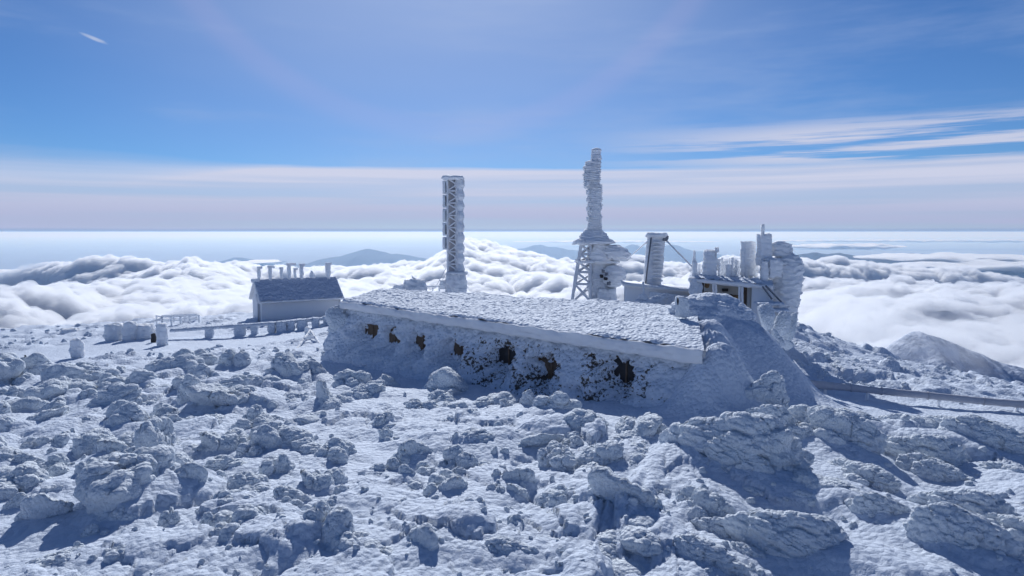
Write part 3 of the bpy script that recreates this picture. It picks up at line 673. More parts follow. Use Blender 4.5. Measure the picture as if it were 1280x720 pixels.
# ------------------------------------------------------------------ building blocks for rimed structures
def box(c, s, u=(1, 0), z0=None):
    """upright box; c = centre of the base, s = (along u, across, height)"""
    u = np.array(u, float); u /= np.linalg.norm(u); w = np.array((-u[1], u[0])); c = np.asarray(c, float); v = []
    for z in (0, s[2]):
        for a, b in ((-1, -1), (1, -1), (1, 1), (-1, 1)):
            q = c[:2] + u * a * s[0] / 2 + w * b * s[1] / 2; v.append((q[0], q[1], c[2] + z))
    return np.array(v), np.array([(0, 3, 2, 1), (4, 5, 6, 7), (0, 1, 5, 4), (1, 2, 6, 5), (2, 3, 7, 6), (3, 0, 4, 7)])
def hexa(a, b, c, d, t, axis=(0, 0, -1)):
    """slab with corners a b c d (counter-clockwise from outside) and thickness t along axis"""
    top = np.array([a, b, c, d], float); bot = top + np.array(axis, float) * t
    return np.concatenate([top, bot]), np.array([(0, 1, 2, 3), (7, 6, 5, 4), (0, 4, 5, 1), (1, 5, 6, 2), (2, 6, 7, 3), (3, 7, 4, 0)])
_cb = {}
def cubegrid(n):
    if n in _cb: return _cb[n]
    t = np.linspace(-1, 1, n + 1); pts, fs, off = [], [], 0
    U, V = [q.ravel() for q in np.meshgrid(t, t, indexing='ij')]; g = grid_faces(n + 1, n + 1)
    for ax in range(3):
        for s in (-1, 1):
            p = np.zeros((len(U), 3)); p[:, ax] = s; p[:, (ax + 1) % 3] = U; p[:, (ax + 2) % 3] = V
            pts.append(p); fs.append((g if s > 0 else g[:, ::-1]) + off); off += len(U)
    p = np.concatenate(pts); f = np.concatenate(fs)
    u, inv = np.unique(np.round(p, 6), axis=0, return_inverse=True); inv = inv.ravel()
    _cb[n] = (u, inv[f]); return _cb[n]
def rblock(c, s, u=(1, 0), n=12, amp=.06, freq=2.5, seed=0, round_=.35, lean=(0, 0), layer=0.0, taper=0.0, flare=0.0, droop=0.0):
    """rime-caked block: rounded box with lumpy and layered surface; c = base centre"""
    p, f = cubegrid(n); p = p.copy(); s = np.array(s, float)
    q = p.copy(); L = np.linalg.norm(p, axis=1)[:, None]; q = p * (1 - round_) + p / L * 1.25 * round_
    q[:, 2] = p[:, 2] * (1 - round_ * .4) + q[:, 2] * round_ * .4
    h = (p[:, 2] + 1) / 2
    k = 1 - taper * h + flare * (1 - h) ** 2
    v = q * s[None] / 2; v[:, :2] *= k[:, None]; v[:, 2] += s[2] / 2
    nn = p / L
    d = amp * fbm(v * freq + seed * 3.1, 4, seed) * 1.6 + amp * .8 * (dome(worley3(v * freq * np.array((1, 1, 1.6)) * 1.4, seed + 5)) - .5)
    if layer:
        ph = v[:, 2] * layer + 1.2 * perlin(v * 1.4, seed + 3); d = d + amp * .9 * ((ph - np.floor(ph)) - .5)
    v = v + nn * d[:, None]
    v[:, 0] += lean[0] * h; v[:, 1] += lean[1] * h
    u = np.array(u, float); u /= np.linalg.norm(u)
    x = v[:, 0] * u[0] - v[:, 1] * u[1]; y = v[:, 0] * u[1] + v[:, 1] * u[0]
    return np.stack([x, y, v[:, 2]], 1) + np.asarray(c, float)[None], f
def column(c, prof, seg=40, rings=90, amp=.05, seed=0, layer=0.0, sx=1.0, sy=1.0, lobes=0.0, lean=(0, 0), square=0.0):
    """turned column: prof = [(height, radius)], with ragged rime layers"""
    c = np.asarray(c, float); z = np.linspace(prof[0][0], prof[-1][0], rings); r = np.interp(z, [q[0] for q in prof], [q[1] for q in prof])
    th = np.linspace(0, 2 * math.pi, seg, endpoint=False); Z, T = np.meshgrid(z, th, indexing='ij'); R = np.repeat(r[:, None], seg, 1)
    sq = 1 / np.maximum(np.abs(np.cos(T)), np.abs(np.sin(T))); R = R * (1 + square * (sq - 1))
    p = np.stack([(R * np.cos(T)).ravel(), (R * np.sin(T)).ravel(), Z.ravel()], 1)
    d = amp * 1.5 * fbm(p * np.array((2.2, 2.2, 3.2)) + seed, 4, seed)
    if layer:
        ph = p[:, 2] * layer + .9 * perlin(p * np.array((1.2, 1.2, .5)), seed + 3) + .15 * np.cos(T.ravel()) ; d = d + amp * 1.3 * ((ph - np.floor(ph)) ** 2 - .3)
    R = R.ravel() + d; T = T.ravel(); h = (p[:, 2] - z[0]) / (z[-1] - z[0])
    v = np.stack([c[0] + sx * R * np.cos(T) + lean[0] * h, c[1] + sy * R * np.sin(T) + lean[1] * h, c[2] + p[:, 2]], 1)
    # close both ends with collapsed rings
    v = np.concatenate([np.repeat(v[:seg].mean(0)[None], seg, 0), v, np.repeat(v[-seg:].mean(0)[None], seg, 0)])
    return v, grid_faces(rings + 2, seg, True)[:, ::-1]
def tube(a, b, r, r2=None, seg=8, rings=None, amp=0.0, seed=0, flat=1.0):
    a, b = np.asarray(a, float), np.asarray(b, float); L = np.linalg.norm(b - a); d = (b - a) / L
    rings = rings or (2 if amp == 0 else max(4, int(L / .12)))
    up = np.array((0, 0, 1.0)) if abs(d[2]) < .9 else np.array((1.0, 0, 0)); e = np.cross(d, up); e /= np.linalg.norm(e); g = np.cross(e, d)
    t = np.linspace(0, 1, rings); th = np.linspace(0, 2 * math.pi, seg, endpoint=False); T, H = np.meshgrid(t, th, indexing='ij')
    R = r + ((r if r2 is None else r2) - r) * T
    p = a + (b - a) * T.ravel()[:, None]
    if amp: R = R + amp * 1.6 * fbm((p + np.stack([np.cos(H.ravel()), np.sin(H.ravel()), 0 * H.ravel()], 1) * r) * 3 + seed, 3, seed).reshape(R.shape)
    v = p + e * (R * np.cos(H)).ravel()[:, None] + g * flat * (R * np.sin(H)).ravel()[:, None]
    v = np.concatenate([np.repeat(a[None], seg, 0), v, np.repeat(b[None], seg, 0)])
    return v, grid_faces(rings + 2, seg, True)
def lumpy(c, s, seed, sub=4, rot=(0, 0, 0), lump=.07):
    from mathutils import Euler
    v, f, b = rock_shape(seed, sub, (1, 1, .6), (lump, .2), angular=4)
    R = np.array(Euler(rot).to_matrix()); return (v * np.array(s)) @ R.T + np.asarray(c, float), f

# ------------------------------------------------------------------ the long low building
def long_building():
    base = np.array((*((E0 + E1) / 2)[:2], float(ground0(*((E0 + E1) / 2)[:2]))))
    t = thing('long_building', 'long low building crusted in rime, its pale roof sloping to a thick snowy eave', 'building', base)
    dn = np.array((0, 0, 1.0))
    # roof: a rime-shagged sheet over the slope, thick at the eave, falling away behind the ridge
    nu, nv = 330, 100; U, V = np.meshgrid(np.linspace(0, 1, nu), np.linspace(0, 1, nv), indexing='ij'); U, V = U.ravel(), V.ravel()
    ee = E0 + (E1 - E0) * U[:, None]; rr = R0_ + (R1_ - R0_) * U[:, None]
    p = ee + (rr - ee) * V[:, None]
    q = p.copy(); w = .35 * perlin(q * 1.3, 1)
    a = q[:, 0] * EU[0] + q[:, 1] * EU[1] + w; b = q[:, 0] * EN[0] + q[:, 1] * EN[1]
    d1, k1 = worley2(a / .34, b / .22, 61); d2, k2 = worley2(a / .16, b / .12, 62)
    p[:, 2] += .11 * (dome(d1) - .4) * (.4 + k1) + .05 * (dome(d2) - .5) + .10 * fbm(q / 2.4, 3, 63) + .06
    edge = np.clip(V / .03, 0, 1); p[:, 2] -= .10 * (1 - edge) ** 2
    f = grid_faces(nu, nv)
    part('roof_snow', (p, f), MAT['rimeroof'], t)
    o = np.array((EN[0], EN[1], 0))
    roof = part('roof', hexa(E0 - dn * .03, E1 - dn * .03, R1_ - dn * .03, R0_ - dn * .03, .24), MAT['rimeshed'], t)
    # back slope and end
    bk = np.array((-EN[0], -EN[1], 0)) * 3.2 - dn * 1.6
    part('back_roof', hexa(R0_ + dn * .02, R1_ + dn * .02, R1_ + bk, R0_ + bk, .25), MAT['rimeroof'], t)
    # fascia: rime-rounded band hanging under the eave
    nu, nv = 260, 14; U, V = np.meshgrid(np.linspace(-.004, 1.002, nu), np.linspace(0, 1, nv), indexing='ij'); U, V = U.ravel(), V.ravel()
    an = V * 2 * math.pi; ee = E0 + (E1 - E0) * U[:, None]
    hh = (.21 + .05 * np.clip(U, 0, 1))
    sq = 1 / np.maximum(np.abs(np.cos(an)), np.abs(np.sin(an))) ** .7
    p = ee + o * (.10 * np.cos(an) * sq + .02)[:, None] + dn * (-.19 + hh * np.sin(an) * sq)[:, None]
    p = p + (o * .07 + dn * .075) * fbm(p * np.array((1.3, 1.3, 3)), 5, 71)[:, None] + o * (.07 * (dome(worley2(U * EL / .30, V * 7, 72)[0]) - .5))[:, None]
    part('eave_fascia', (p, grid_faces(nu, nv)), MAT['rimeshed'], t, roof)
    # walls
    inn = -o * .55
    A, B = E0 + inn + (E1 - E0) * .006, E1 + inn - (E1 - E0) * .006
    def wall(a, b, h, th, name='wall', mat='stone'):
        d = (b - a)[:2]; n = np.array((d[1], -d[0], 0)) / np.linalg.norm(d)
        aa, bb = a - dn * .24, b - dn * .24
        return part(name, hexa(aa, bb, bb - dn * h, aa - dn * h, th, -n), MAT[mat], t)
    front = wall(A, B, 5.0, .3)
    Rb0, Rb1 = R0_ + bk * .8, R1_ + bk * .8
    wall(Rb0 - dn * .2, A, 5.0, .3); wall(B, Rb1 - dn * .2, 5.0, .3); wall(Rb1 - dn * .2, Rb0 - dn * .2, 5.0, .3)
    # windows: boarded openings in the front wall
    def s_of(px):
        k = (px - 640) / F   # x = k*y along the wall line
        return (k * A[1] - A[0]) / ((B - A)[0] - k * (B - A)[1])
    wins = [(466, 411), (494, 421), (529, 426), (577, 437), (637, 443), (692, 457), (786, 464)]
    WS = []
    for i, (px, py) in enumerate(wins):
        s = s_of(px); c = A + (B - A) * s; c[2] = P(px, py, c[1])[2]; WS.append((s, (A[2] - c[2])))
        w2, h2 = .80, .55
        e = np.array((EU[0], EU[1], 0))
        win = part('window', hexa(c - e * w2 - dn * h2 + o * .03, c + e * w2 - dn * h2 + o * .03, c + e * w2 + dn * h2 + o * .03, c - e * w2 + dn * h2 + o * .03, .12, -o), MAT['dark' if i in (4, 6) else 'stone'], t, front)
        for k in (-1, 0, 1):
            cc = c + e * w2 * k * .95; part('window_frame', tube(cc - dn * h2 + o * .05, cc + dn * h2 + o * .05, .045, seg=6), MAT['stone'], t, front)
        for k in (-1, 1):
            cc = c + dn * h2 * k; part('window_frame', tube(cc - e * w2 + o * .05, cc + e * w2 + o * .05, .05, seg=6), MAT['stone'], t, front)
    # rime crust grown out from the wall, scoured away at the openings
    nu, nv = 430, 92; U, V = np.meshgrid(np.linspace(-.035, 1.02, nu), np.linspace(0, 1, nv), indexing='ij'); U, V = U.ravel(), V.ravel()
    p = A + (B - A) * U[:, None]; top = p[:, 2] - .30
    zb = ground0(p[:, 0] + EN[0] * 1.0, p[:, 1] + EN[1] * 1.0) - .35
    z = top + (zb - top) * V; hgt = top - z
    m = np.ones_like(U)
    for s, dz in WS:
        jx = .42 * fbm(np.stack([U * EL * 2.2, hgt * 2.2, 0 * U], 1), 3, 7); jy = .34 * fbm(np.stack([U * EL * 2.2, hgt * 2.2, 0 * U + 4], 1), 3, 8)
        du = (U - s) * EL + jx; dv = hgt + .3 - dz + jy
        m = m * (1 - np.exp(-(np.abs(du) / (1.25 - .5 * s)) ** 3.0 - (np.clip(-dv, 0, 9) / .62) ** 3 - (np.clip(dv, 0, 9) / .85) ** 2.5))
    q3 = np.stack([U * EL, hgt, 0 * U], 1)
    wq = .25 * perlin(q3 * 1.4, 5)
    big = dome(worley2(U * EL / 1.25 + wq, hgt / .9 + wq, 81)[0] * 1.05)
    mid = dome(worley2(U * EL / .42 + wq, hgt / .34, 82)[0] * 1.1); sm = dome(worley2(U * EL / .17, hgt / .14 + wq, 83)[0])
    body = .10 + .75 * np.minimum(1, hgt / 1.1) ** 1.4 + .35 * np.clip(hgt - 1.1, 0, 2)
    off = m * (body * (.55 + .6 * big) + .24 * (mid - .4) + .09 * (sm - .5)) - .25 * (1 - m) ** 2 + .10 * fbm(q3 * 1.6, 4, 84) * m
    p = p + o * off[:, None]; p[:, 2] = z - .12 * m * big
    bare = .05 + .46 * np.clip((U - .28) / .2, 0, 1) * (1 - .55 * np.clip((U - .93) / .1, 0, 1)) - .22 * (mid - .5) + .16 * fbm(q3 * .8, 3, 85) + .05 * (1 - m) - .35 * np.clip((.35 - hgt) / .3, 0, 1)
    part('rime_crust', (p, grid_faces(nu, nv)[:, ::-1]), MAT['rimewall'], t, front, attrs={'bare': bare})
    # drip edge shadow board under the eave
    part('soffit', hexa(E0 - dn * .27, E1 - dn * .27, E1 + inn - dn * .27, E0 + inn - dn * .27, .05), MAT['beige'], t, roof)
    # rime knob at the left corner
    part('corner_rime', lumpy(A - np.array((EU[0], EU[1], 0)) * .3 + o * .5 - dn * 1.3, (1.9, 2.0, 2.6), 901, 5, (0, .1, .4)), MAT['rime'], t, front, attrs={'bare': np.full(len(ico(5)[0]), -.15)})
    # small vents along the ridge
    for px, py in ((598, 371), (611, 371), (640, 373), (760, 382)):
        k = s_of(px); c = P(px, py + 3, 42.5 - 10 * np.clip((px - 474) / 394, 0, 1) + .6)
        part('ridge_vent', rblock(c - dn * .2, (.75, .35, .36), EU, 8, .05, 3, px, .4), MAT['rimeroof'], t, roof)
    return t
long_building()
# hooded hatch mound at the roof's right end, caked in layered rime
_c = P(880, 396, 30.5)
hm = thing('roof_hatch', 'rime-caked hood with a dark slot rising from the long roof', 'roof hatch', (*_c[:2], _c[2] - .4))
part('hood', lumpy(_c + np.array((.3, .2, -.1)), (3.4, 3.4, 2.0), 951, 5, (.1, .16, -.5), .09), MAT['rimeroof'], hm)
_s = P(848, 381, 28.9); part('slot', rblock(_s, (.10, .16, .30), (1, 0), 4, .01, 3, 1, .3), MAT['dark'], hm)
part('front_lip', rblock(P(852, 396, 29.0) , (.38, .5, .85), (1, .2), 12, .06, 3, 8, .5), MAT['rime'], hm, attrs={'bare': np.full(len(cubegrid(12)[0]), -.3)})

# ------------------------------------------------------------------ gabled house on the left
def gabled_house():
    A = P(328, 403, 74.0); u = np.array((.848, .53)); w = np.array((-.53, .848)); L, W, H, RZ = 8.7, 4.9, 2.45, 1.9
    t = thing('gabled_house', 'small white gabled house with a dark frosted roof and vent posts along its ridge', 'house', A)
    def q(a, b, z): return np.array((*(A[:2] + u * a + w * b), A[2] + z))
    b0 = -1.0
    part('wall', hexa(q(0, 0, H), q(L, 0, H), q(L, 0, b0), q(0, 0, b0), .15, (w[0], w[1], 0)), MAT['rimeshed'], t)
    part('wall', hexa(q(L, W, H), q(0, W, H), q(0, W, b0), q(L, W, b0), .15, (-w[0], -w[1], 0)), MAT['rimeshed'], t)
    for a, s in ((0.0, 1), (L, -1)):
        v = np.array([q(a, .02, b0), q(a, W - .02, b0), q(a, W - .02, H), q(a, W / 2, H + RZ), q(a, .02, H)]); th = np.array((*(u * .15 * s), 0))
        vv = np.concatenate([v - th * .02, v + th]); ff = [(0, 4, 3), (0, 3, 1), (1, 3, 2), (5, 8, 9), (5, 6, 8), (6, 7, 8)] + [t3 for i in range(5) for t3 in ((i, (i + 1) % 5, 5 + (i + 1) % 5), (i, 5 + (i + 1) % 5, 5 + i))]
        g = part('gable_wall', (vv, np.array(ff)), MAT['rimeshed'], t, smooth=False)
        if s == 1:
            d = part('door', hexa(q(-.05, 1.7, 1.9), q(-.05, 1.0, 1.9), q(-.05, 1.0, -.2), q(-.05, 1.7, -.2), .06, (*u, 0)), MAT['beige'], t, g)
            part('door_frame', tube(q(-.08, 1.72, 0), q(-.08, 1.72, 1.95), .04, seg=6), MAT['metal'], t, g); part('door_frame', tube(q(-.08, .98, 0), q(-.08, .98, 1.95), .04, seg=6), MAT['metal'], t, g)
            part('gable_window', hexa(q(-.04, 2.9, 2.9), q(-.04, 2.2, 2.9), q(-.04, 2.2, 2.1), q(-.04, 2.9, 2.1), .06, (*u, 0)), MAT['metal'], t, g)
    for sgn in (0, 1):      # roof slopes with overhang, rime-lumped
        nu, nv = 110, 40; U, V = np.meshgrid(np.linspace(-.25, L + .3, nu), np.linspace(0, 1, nv), indexing='ij'); U, V = U.ravel(), V.ravel()
        bb = (-.35 + (W / 2 + .35) * V) if sgn == 0 else (W + .35 - (W / 2 + .35) * V); zz = H - .27 + (RZ + .3) * V
        p = np.stack([A[0] + u[0] * U + w[0] * bb, A[1] + u[1] * U + w[1] * bb, A[2] + zz], 1)
        d1, _ = worley2(U / .38, V * 3 / .30, 5 + sgn); p[:, 2] += .12 + .11 * (dome(d1) - .4) + .10 * fbm(p / .7, 3, 6 + sgn)
        f = grid_faces(nu, nv) if sgn == 0 else grid_faces(nu, nv)[:, ::-1]
        rs = part('roof_slope', (p, f), MAT['shedroof'], t)
        e0, e1 = (q(-.25, -.35, H - .27), q(L + .3, -.35, H - .27)) if sgn == 0 else (q(L + .3, W + .35, H - .27), q(-.25, W + .35, H - .27))
        r0, r1 = (q(-.25, W / 2, H + RZ), q(L + .3, W / 2, H + RZ)) if sgn == 0 else (q(L + .3, W / 2, H + RZ), q(-.25, W / 2, H + RZ))
        part('roof_board', hexa(e0, e1, r1, r0, .1), MAT['rimeshed'], t, rs); part('eave_board', tube(e0 + (0, 0, .05), e1 + (0, 0, .05), .10, seg=8, amp=.02, seed=3), MAT['rimeshed'], t, rs)
    for a, b, c_, d in (((-.25), -.35, W / 2, 0), (-.25, W + .35, W / 2, 0), (L + .3, -.35, W / 2, 0)):
        part('barge_board', tube(q(a, b, H - .22), q(a, c_, H + RZ + .08), .10, seg=8, amp=.02, seed=7), MAT['rimeshed'], t)
    part('corner_post', tube(q(L, -.06, 0), q(L, -.06, H), .07, seg=6), MAT['rimeshed'], t)
    def ridge(a): return q(a, W / 2, H + RZ - .1)
    for a, px, hh, wd, flag in ((.3, 324, 1.6, .30, .25), (1.5, 334, 1.65, .34, .5), (2.75, 346, 1.45, .30, .1), (3.6, 353, 1.9, .36, .85), (4.25, 361, 1.35, .26, .35), (5.0, 367, 1.8, .38, .3), (8.1, 401, 1.85, .48, .2)):
        vp = part('vent_post', rblock(ridge(a), (wd, wd * 1.1, hh), u, 10, .05, 3, int(px), .3, layer=3, flare=-.25), MAT['rimetower'], t)
        part('post_cap', rblock(ridge(a) + np.array((*(u * flag * .3), hh - .12)), (wd + flag * .75, wd * 1.15, .26), u, 8, .04, 3, int(px) + 1, .4), MAT['rimeshed'], t, vp)
    part('ridge_vane', lumpy(ridge(6.2) + (0, 0, .45), (.9, .5, 1.0), 931, 4, (0, .7, .4)), MAT['rimetower'], t)
    part('ridge_end_cap', rblock(ridge(-.15), (.8, .5, .35), u, 8, .05, 3, 9, .4), MAT['rimeshed'], t)
gabled_house()

# ------------------------------------------------------------------ lattice mast
def lattice_mast():
    D = 60.0; k = D / F
    foot = P(568, 366, D); t = thing('lattice_mast', 'square lattice mast plated with frost, a slab of rime down one side', 'mast', foot - (0, 0, 1.2))
    def at(px, py, dy=0): return P(px, py, D + dy)
    cor = [at(559.5, 345), at(571.5, 345), at(573.5, 345, 1.0), at(562, 345, 1.0)]
    top = [at(559.0, 223), at(571, 223), at(573, 223, 1.0), at(561.5, 223, 1.0)]
    for i in range(4): part('leg', tube(cor[i] - (0, 0, 1.5), top[i], .085, seg=8, amp=.02, seed=i), MAT['rimeshed'], t)
    nb = 8
    for fi, (i, j) in enumerate(((0, 1), (3, 0))):
        for b in range(nb):
            a0, a1 = b / nb, (b + 1) / nb; L0 = lambda q, s: cor[q] + (top[q] - cor[q]) * s
            part('brace', tube(L0(i, a0), L0(j, (a0 + a1) / 2), .065, seg=6, amp=.02, seed=b), MAT['rimeshed'], t)
            part('brace', tube(L0(j, (a0 + a1) / 2), L0(i, a1), .065, seg=6, amp=.02, seed=b + 3), MAT['rimeshed'], t)
            part('crossbar', tube(L0(i, a1), L0(j, a1), .065, seg=6, amp=.02, seed=b), MAT['rimeshed'], t)
    part('rime_fill', rblock((cor[2] + cor[3]) / 2 - (0, 0, 1), (.95, .35, top[2][2] - cor[2][2] + 1), (1, .05), 22, .07, 2.2, 77, .2, layer=2), MAT['pipe'], t)  # rime backing in grey: the lattice's inner shade is put into its colour
    # rime slab on the windward side, scalloped
    n, m = 140, 26; h = np.linspace(0, 1, n); th = np.linspace(0, 2 * math.pi, m, endpoint=False); H, T = np.meshgrid(h, th, indexing='ij')
    b0, b1 = at(573.2, 343, .45), at(573.0, 224, .45); c = b0 + (b1 - b0) * H.ravel()[:, None]
    ph = H.ravel() * 9; sc = .26 + .10 * np.abs(np.sin(ph * math.pi)) + .04 * fbm(np.stack([H.ravel() * 30, T.ravel(), 0 * T.ravel()], 1), 3, 4)
    cx = np.cos(T.ravel()); sx = np.sin(T.ravel()); r = sc * (1 + .5 * np.maximum(0, cx))
    v = c + np.stack([r * cx, r * 1.5 * sx, 0 * r], 1); f = grid_faces(n, m, True)[:, ::-1]
    v = np.concatenate([np.repeat(v[:m].mean(0)[None], m, 0), v, np.repeat(v[-m:].mean(0)[None], m, 0)]); f = grid_faces(n + 2, m, True)[:, ::-1]
    part('rime_slab', (v, f), MAT['rimetower'], t)
    # stacked panel aerials on the left face
    for i in range(5):
        y0 = 226 + i * 17.4; c = at(556.3, y0 + 16.2, .3); ant = part('panel_aerial', rblock(c, (.36, .5, 15.6 * k), (1, .3), 8, .03, 3, i, .2), MAT['rimetower'], t)
        part('aerial_back', rblock(c + (.13, -.27, .12), (.12, .06, 12 * k), (1, .3), 4, .008, 3, i, .1), MAT['dark' if i % 2 else 'greymetal'], t, ant)
    part('top_cap', rblock(at(566, 225, .4), (1.75, 1.5, .34), (1, .15), 14, .07, 2.5, 3, .5), MAT['rimetower'], t)
    part('cap_lip', rblock(at(575, 229, .3), (.45, .8, .28), (1, -.3), 8, .05, 3, 5, .5, lean=(.1, 0)), MAT['rimetower'], t)
    cab = part('base_cabinet', rblock(at(570, 366, .3) - (0, 0, .8), (1.7, 1.6, 2.5), (1, .1), 20, .09, 1.8, 7, .22, layer=2.2), MAT['rimetower'], t)
    part('cabinet_lip', rblock(at(571, 343, .3), (1.75, 1.5, .25), (1, .1), 10, .06, 3, 8, .4), MAT['rimetower'], t, cab)
    part('junction_box', rblock(at(555, 361), (.7, .6, .75), (1, 0), 10, .06, 2.5, 9, .4), MAT['rimetower'], t)
    part('stay_rod', tube(at(546, 356), at(557, 336), .03, seg=6), MAT['metal'], t); part('stay_rod', tube(at(549, 357), at(558, 341), .025, seg=6), MAT['metal'], t)
lattice_mast()

# ------------------------------------------------------------------ big broadcast tower
def broadcast_tower():
    D = 56.0; k = D / F
    def at(px, py, dy=0): return P(px, py, D + dy)
    t = thing('broadcast_tower', 'tall transmitter tower thick with rime, a tapering lattice foot under stacked frozen drums', 'tower', at(742, 392))
    fl, fr = at(712.5, 392), at(738.5, 392); tl, tr = at(727.5, 299), at(738.5, 299)
    bl, br = at(742, 392, 3.0), at(768, 392, 3.0); ul, ur = at(742, 299, 1.5), at(754, 299, 1.5)
    legs = [(fl, tl), (fr, tr), (br, ur), (bl, ul)]
    for i, (a, b) in enumerate(legs): part('leg', tube(a, b, .14 if i != 1 else .11, seg=8, amp=.025, seed=i), MAT['metal'], t)
    lv = [0, .155, .40, .56, .70, .80, .93]
    for i, j in ((0, 1), (3, 0), (1, 2)):
        for b in range(len(lv) - 1):
            g = lambda q, s: legs[q][0] + (legs[q][1] - legs[q][0]) * s
            part('brace', tube(g(i, lv[b + 1]), g(j, lv[b]), .10, seg=6, amp=.02, seed=b), MAT['metal'], t)
            if b % 2: part('brace', tube(g(i, lv[b]), g(j, lv[b + 1]), .06, seg=6, amp=.02, seed=b + 5), MAT['metal'], t)
            part('crossbar', tube(g(i, lv[b + 1]), g(j, lv[b + 1]), .10, seg=6, amp=.02, seed=b), MAT['metal'], t)
    part('rime_curtain', rblock(at(752, 392, 1.0), (1.95, 1.6, 66 * k), (1, .1), 30, .12, 1.4, 11, .18, layer=1.6), MAT['rimetower'], t)
    part('rime_skirt', rblock(at(757, 392, .4), (1.5, 1.5, 32 * k), (1, 0), 18, .12, 1.8, 12, .35, layer=1.5), MAT['rimetower'], t)
    dish = part('dish', column(at(768, 345, -.2) - (0, 0, .95), [(0, .1), (.12, .55), (.5, .88), (.95, .95), (1.4, .88), (1.75, .55), (1.88, .1)], 36, 60, .07, 5, 2.2, 1.0, .75), MAT['rimetower'], t)
    part('dish_mount', tube(at(740, 350, -.7), at(764, 344, -.8), .07, seg=6, amp=.02), MAT['metal'], t, dish)
    for i, (a, b) in enumerate(((754, 338), (757, 347), (761, 353), (752, 344), (758, 341))): part('dish_bracket', rblock(at(a, b + 3, -1.0), (.22, .16, .22), (1, .3 * i), 4, .05, 5, i, .3), MAT['dark' if i % 2 else 'greymetal'], t, dish)
    plat = part('platform', rblock(at(746, 328.5, .6), (3.5, 2.2, .20), (1, .05), 16, .05, 2.5, 14, .2), MAT['rimetower'], t)
    part('platform_rail', tube(at(719, 325, -.5), at(724, 325, -.5), .07, seg=6, amp=.02), MAT['metal'], t, plat)
    part('drum_cone', column(at(750, 327, .4), [(0, 1.10), (.5, 1.05), (1.1, .85), (1.75, .62)], 40, 60, .08, 21, 2.0), MAT['rimetower'], t)
    # layered lens of rime hanging out on the right
    v, f = column((0, 0, 0), [(0, .15), (.12, .85), (.45, 1.22), (.8, 1.15), (1.15, .8), (1.35, .12)], 44, 70, .10, 33, 3.2, 1.0, .75)
    a = math.radians(12); v = np.stack([v[:, 0] * math.cos(a) + v[:, 2] * math.sin(a), v[:, 1], -v[:, 0] * math.sin(a) + v[:, 2] * math.cos(a)], 1) + at(768, 326, -.1)
    part('rime_lens', (v, f), MAT['rimetower'], t)
    part('collar', column(at(742.5, 305, .3), [(0, 1.20), (.06, 1.60), (.25, 1.52), (.5, 1.15), (.75, 1.0), (.95, .82), (1.15, .66), (1.3, .55)], 52, 80, .07, 41, 4.5, 1.08, .95, lean=(-.05, 0)), MAT['rimetower'], t)
    part('collar_lip', rblock(at(725, 305, -.3), (1.1, 1.1, .35), (1, .2), 12, .08, 2.5, 42, .5, lean=(.25, 0)), MAT['rimetower'], t)
    part('column', column(at(743, 291, .3), [(0, .62), (.5, .55), (1.2, .53), (1.25, .62), (1.35, .52), (2.2, .54), (2.25, .63), (2.4, .55), (3.2, .57), (3.9, .60)], 44, 220, .075, 51, 6.5, square=.4), MAT['rimetower'], t)
    for i, (py, w) in enumerate(((236, 0), (227, 1), (217.5, 2))):
        part('drum', column(at(740 + (.4 * i), py, .3), [(0, .40), (.06, .64), (.3, .66), (.62, .64), (.74, .38)], 40, 40, .09, 60 + i, 6, square=.35, lean=(-.08, 0)), MAT['rimetower'], t)
    part('drum', column(at(741, 209.5, .3), [(0, .45), (.1, .62), (.45, .62), (.55, .35)], 40, 40, .07, 66, 4.0, square=.35), MAT['rimetower'], t)
    part('mast_tip', column(at(745, 206, .3), [(0, .40), (.4, .38), (.42, .44), (.9, .38), (1.25, .38), (1.36, .12)], 30, 60, .04, 71, 4, square=.4), MAT['rimetower'], t)
    for py in (232, 243, 252, 264, 276):
        part('aerial_stub', rblock(at(734.8, py, -.3), (.22, .25, .34), (1, .2), 6, .04, 4, py, .4), MAT['rimetower'], t)
broadcast_tower()

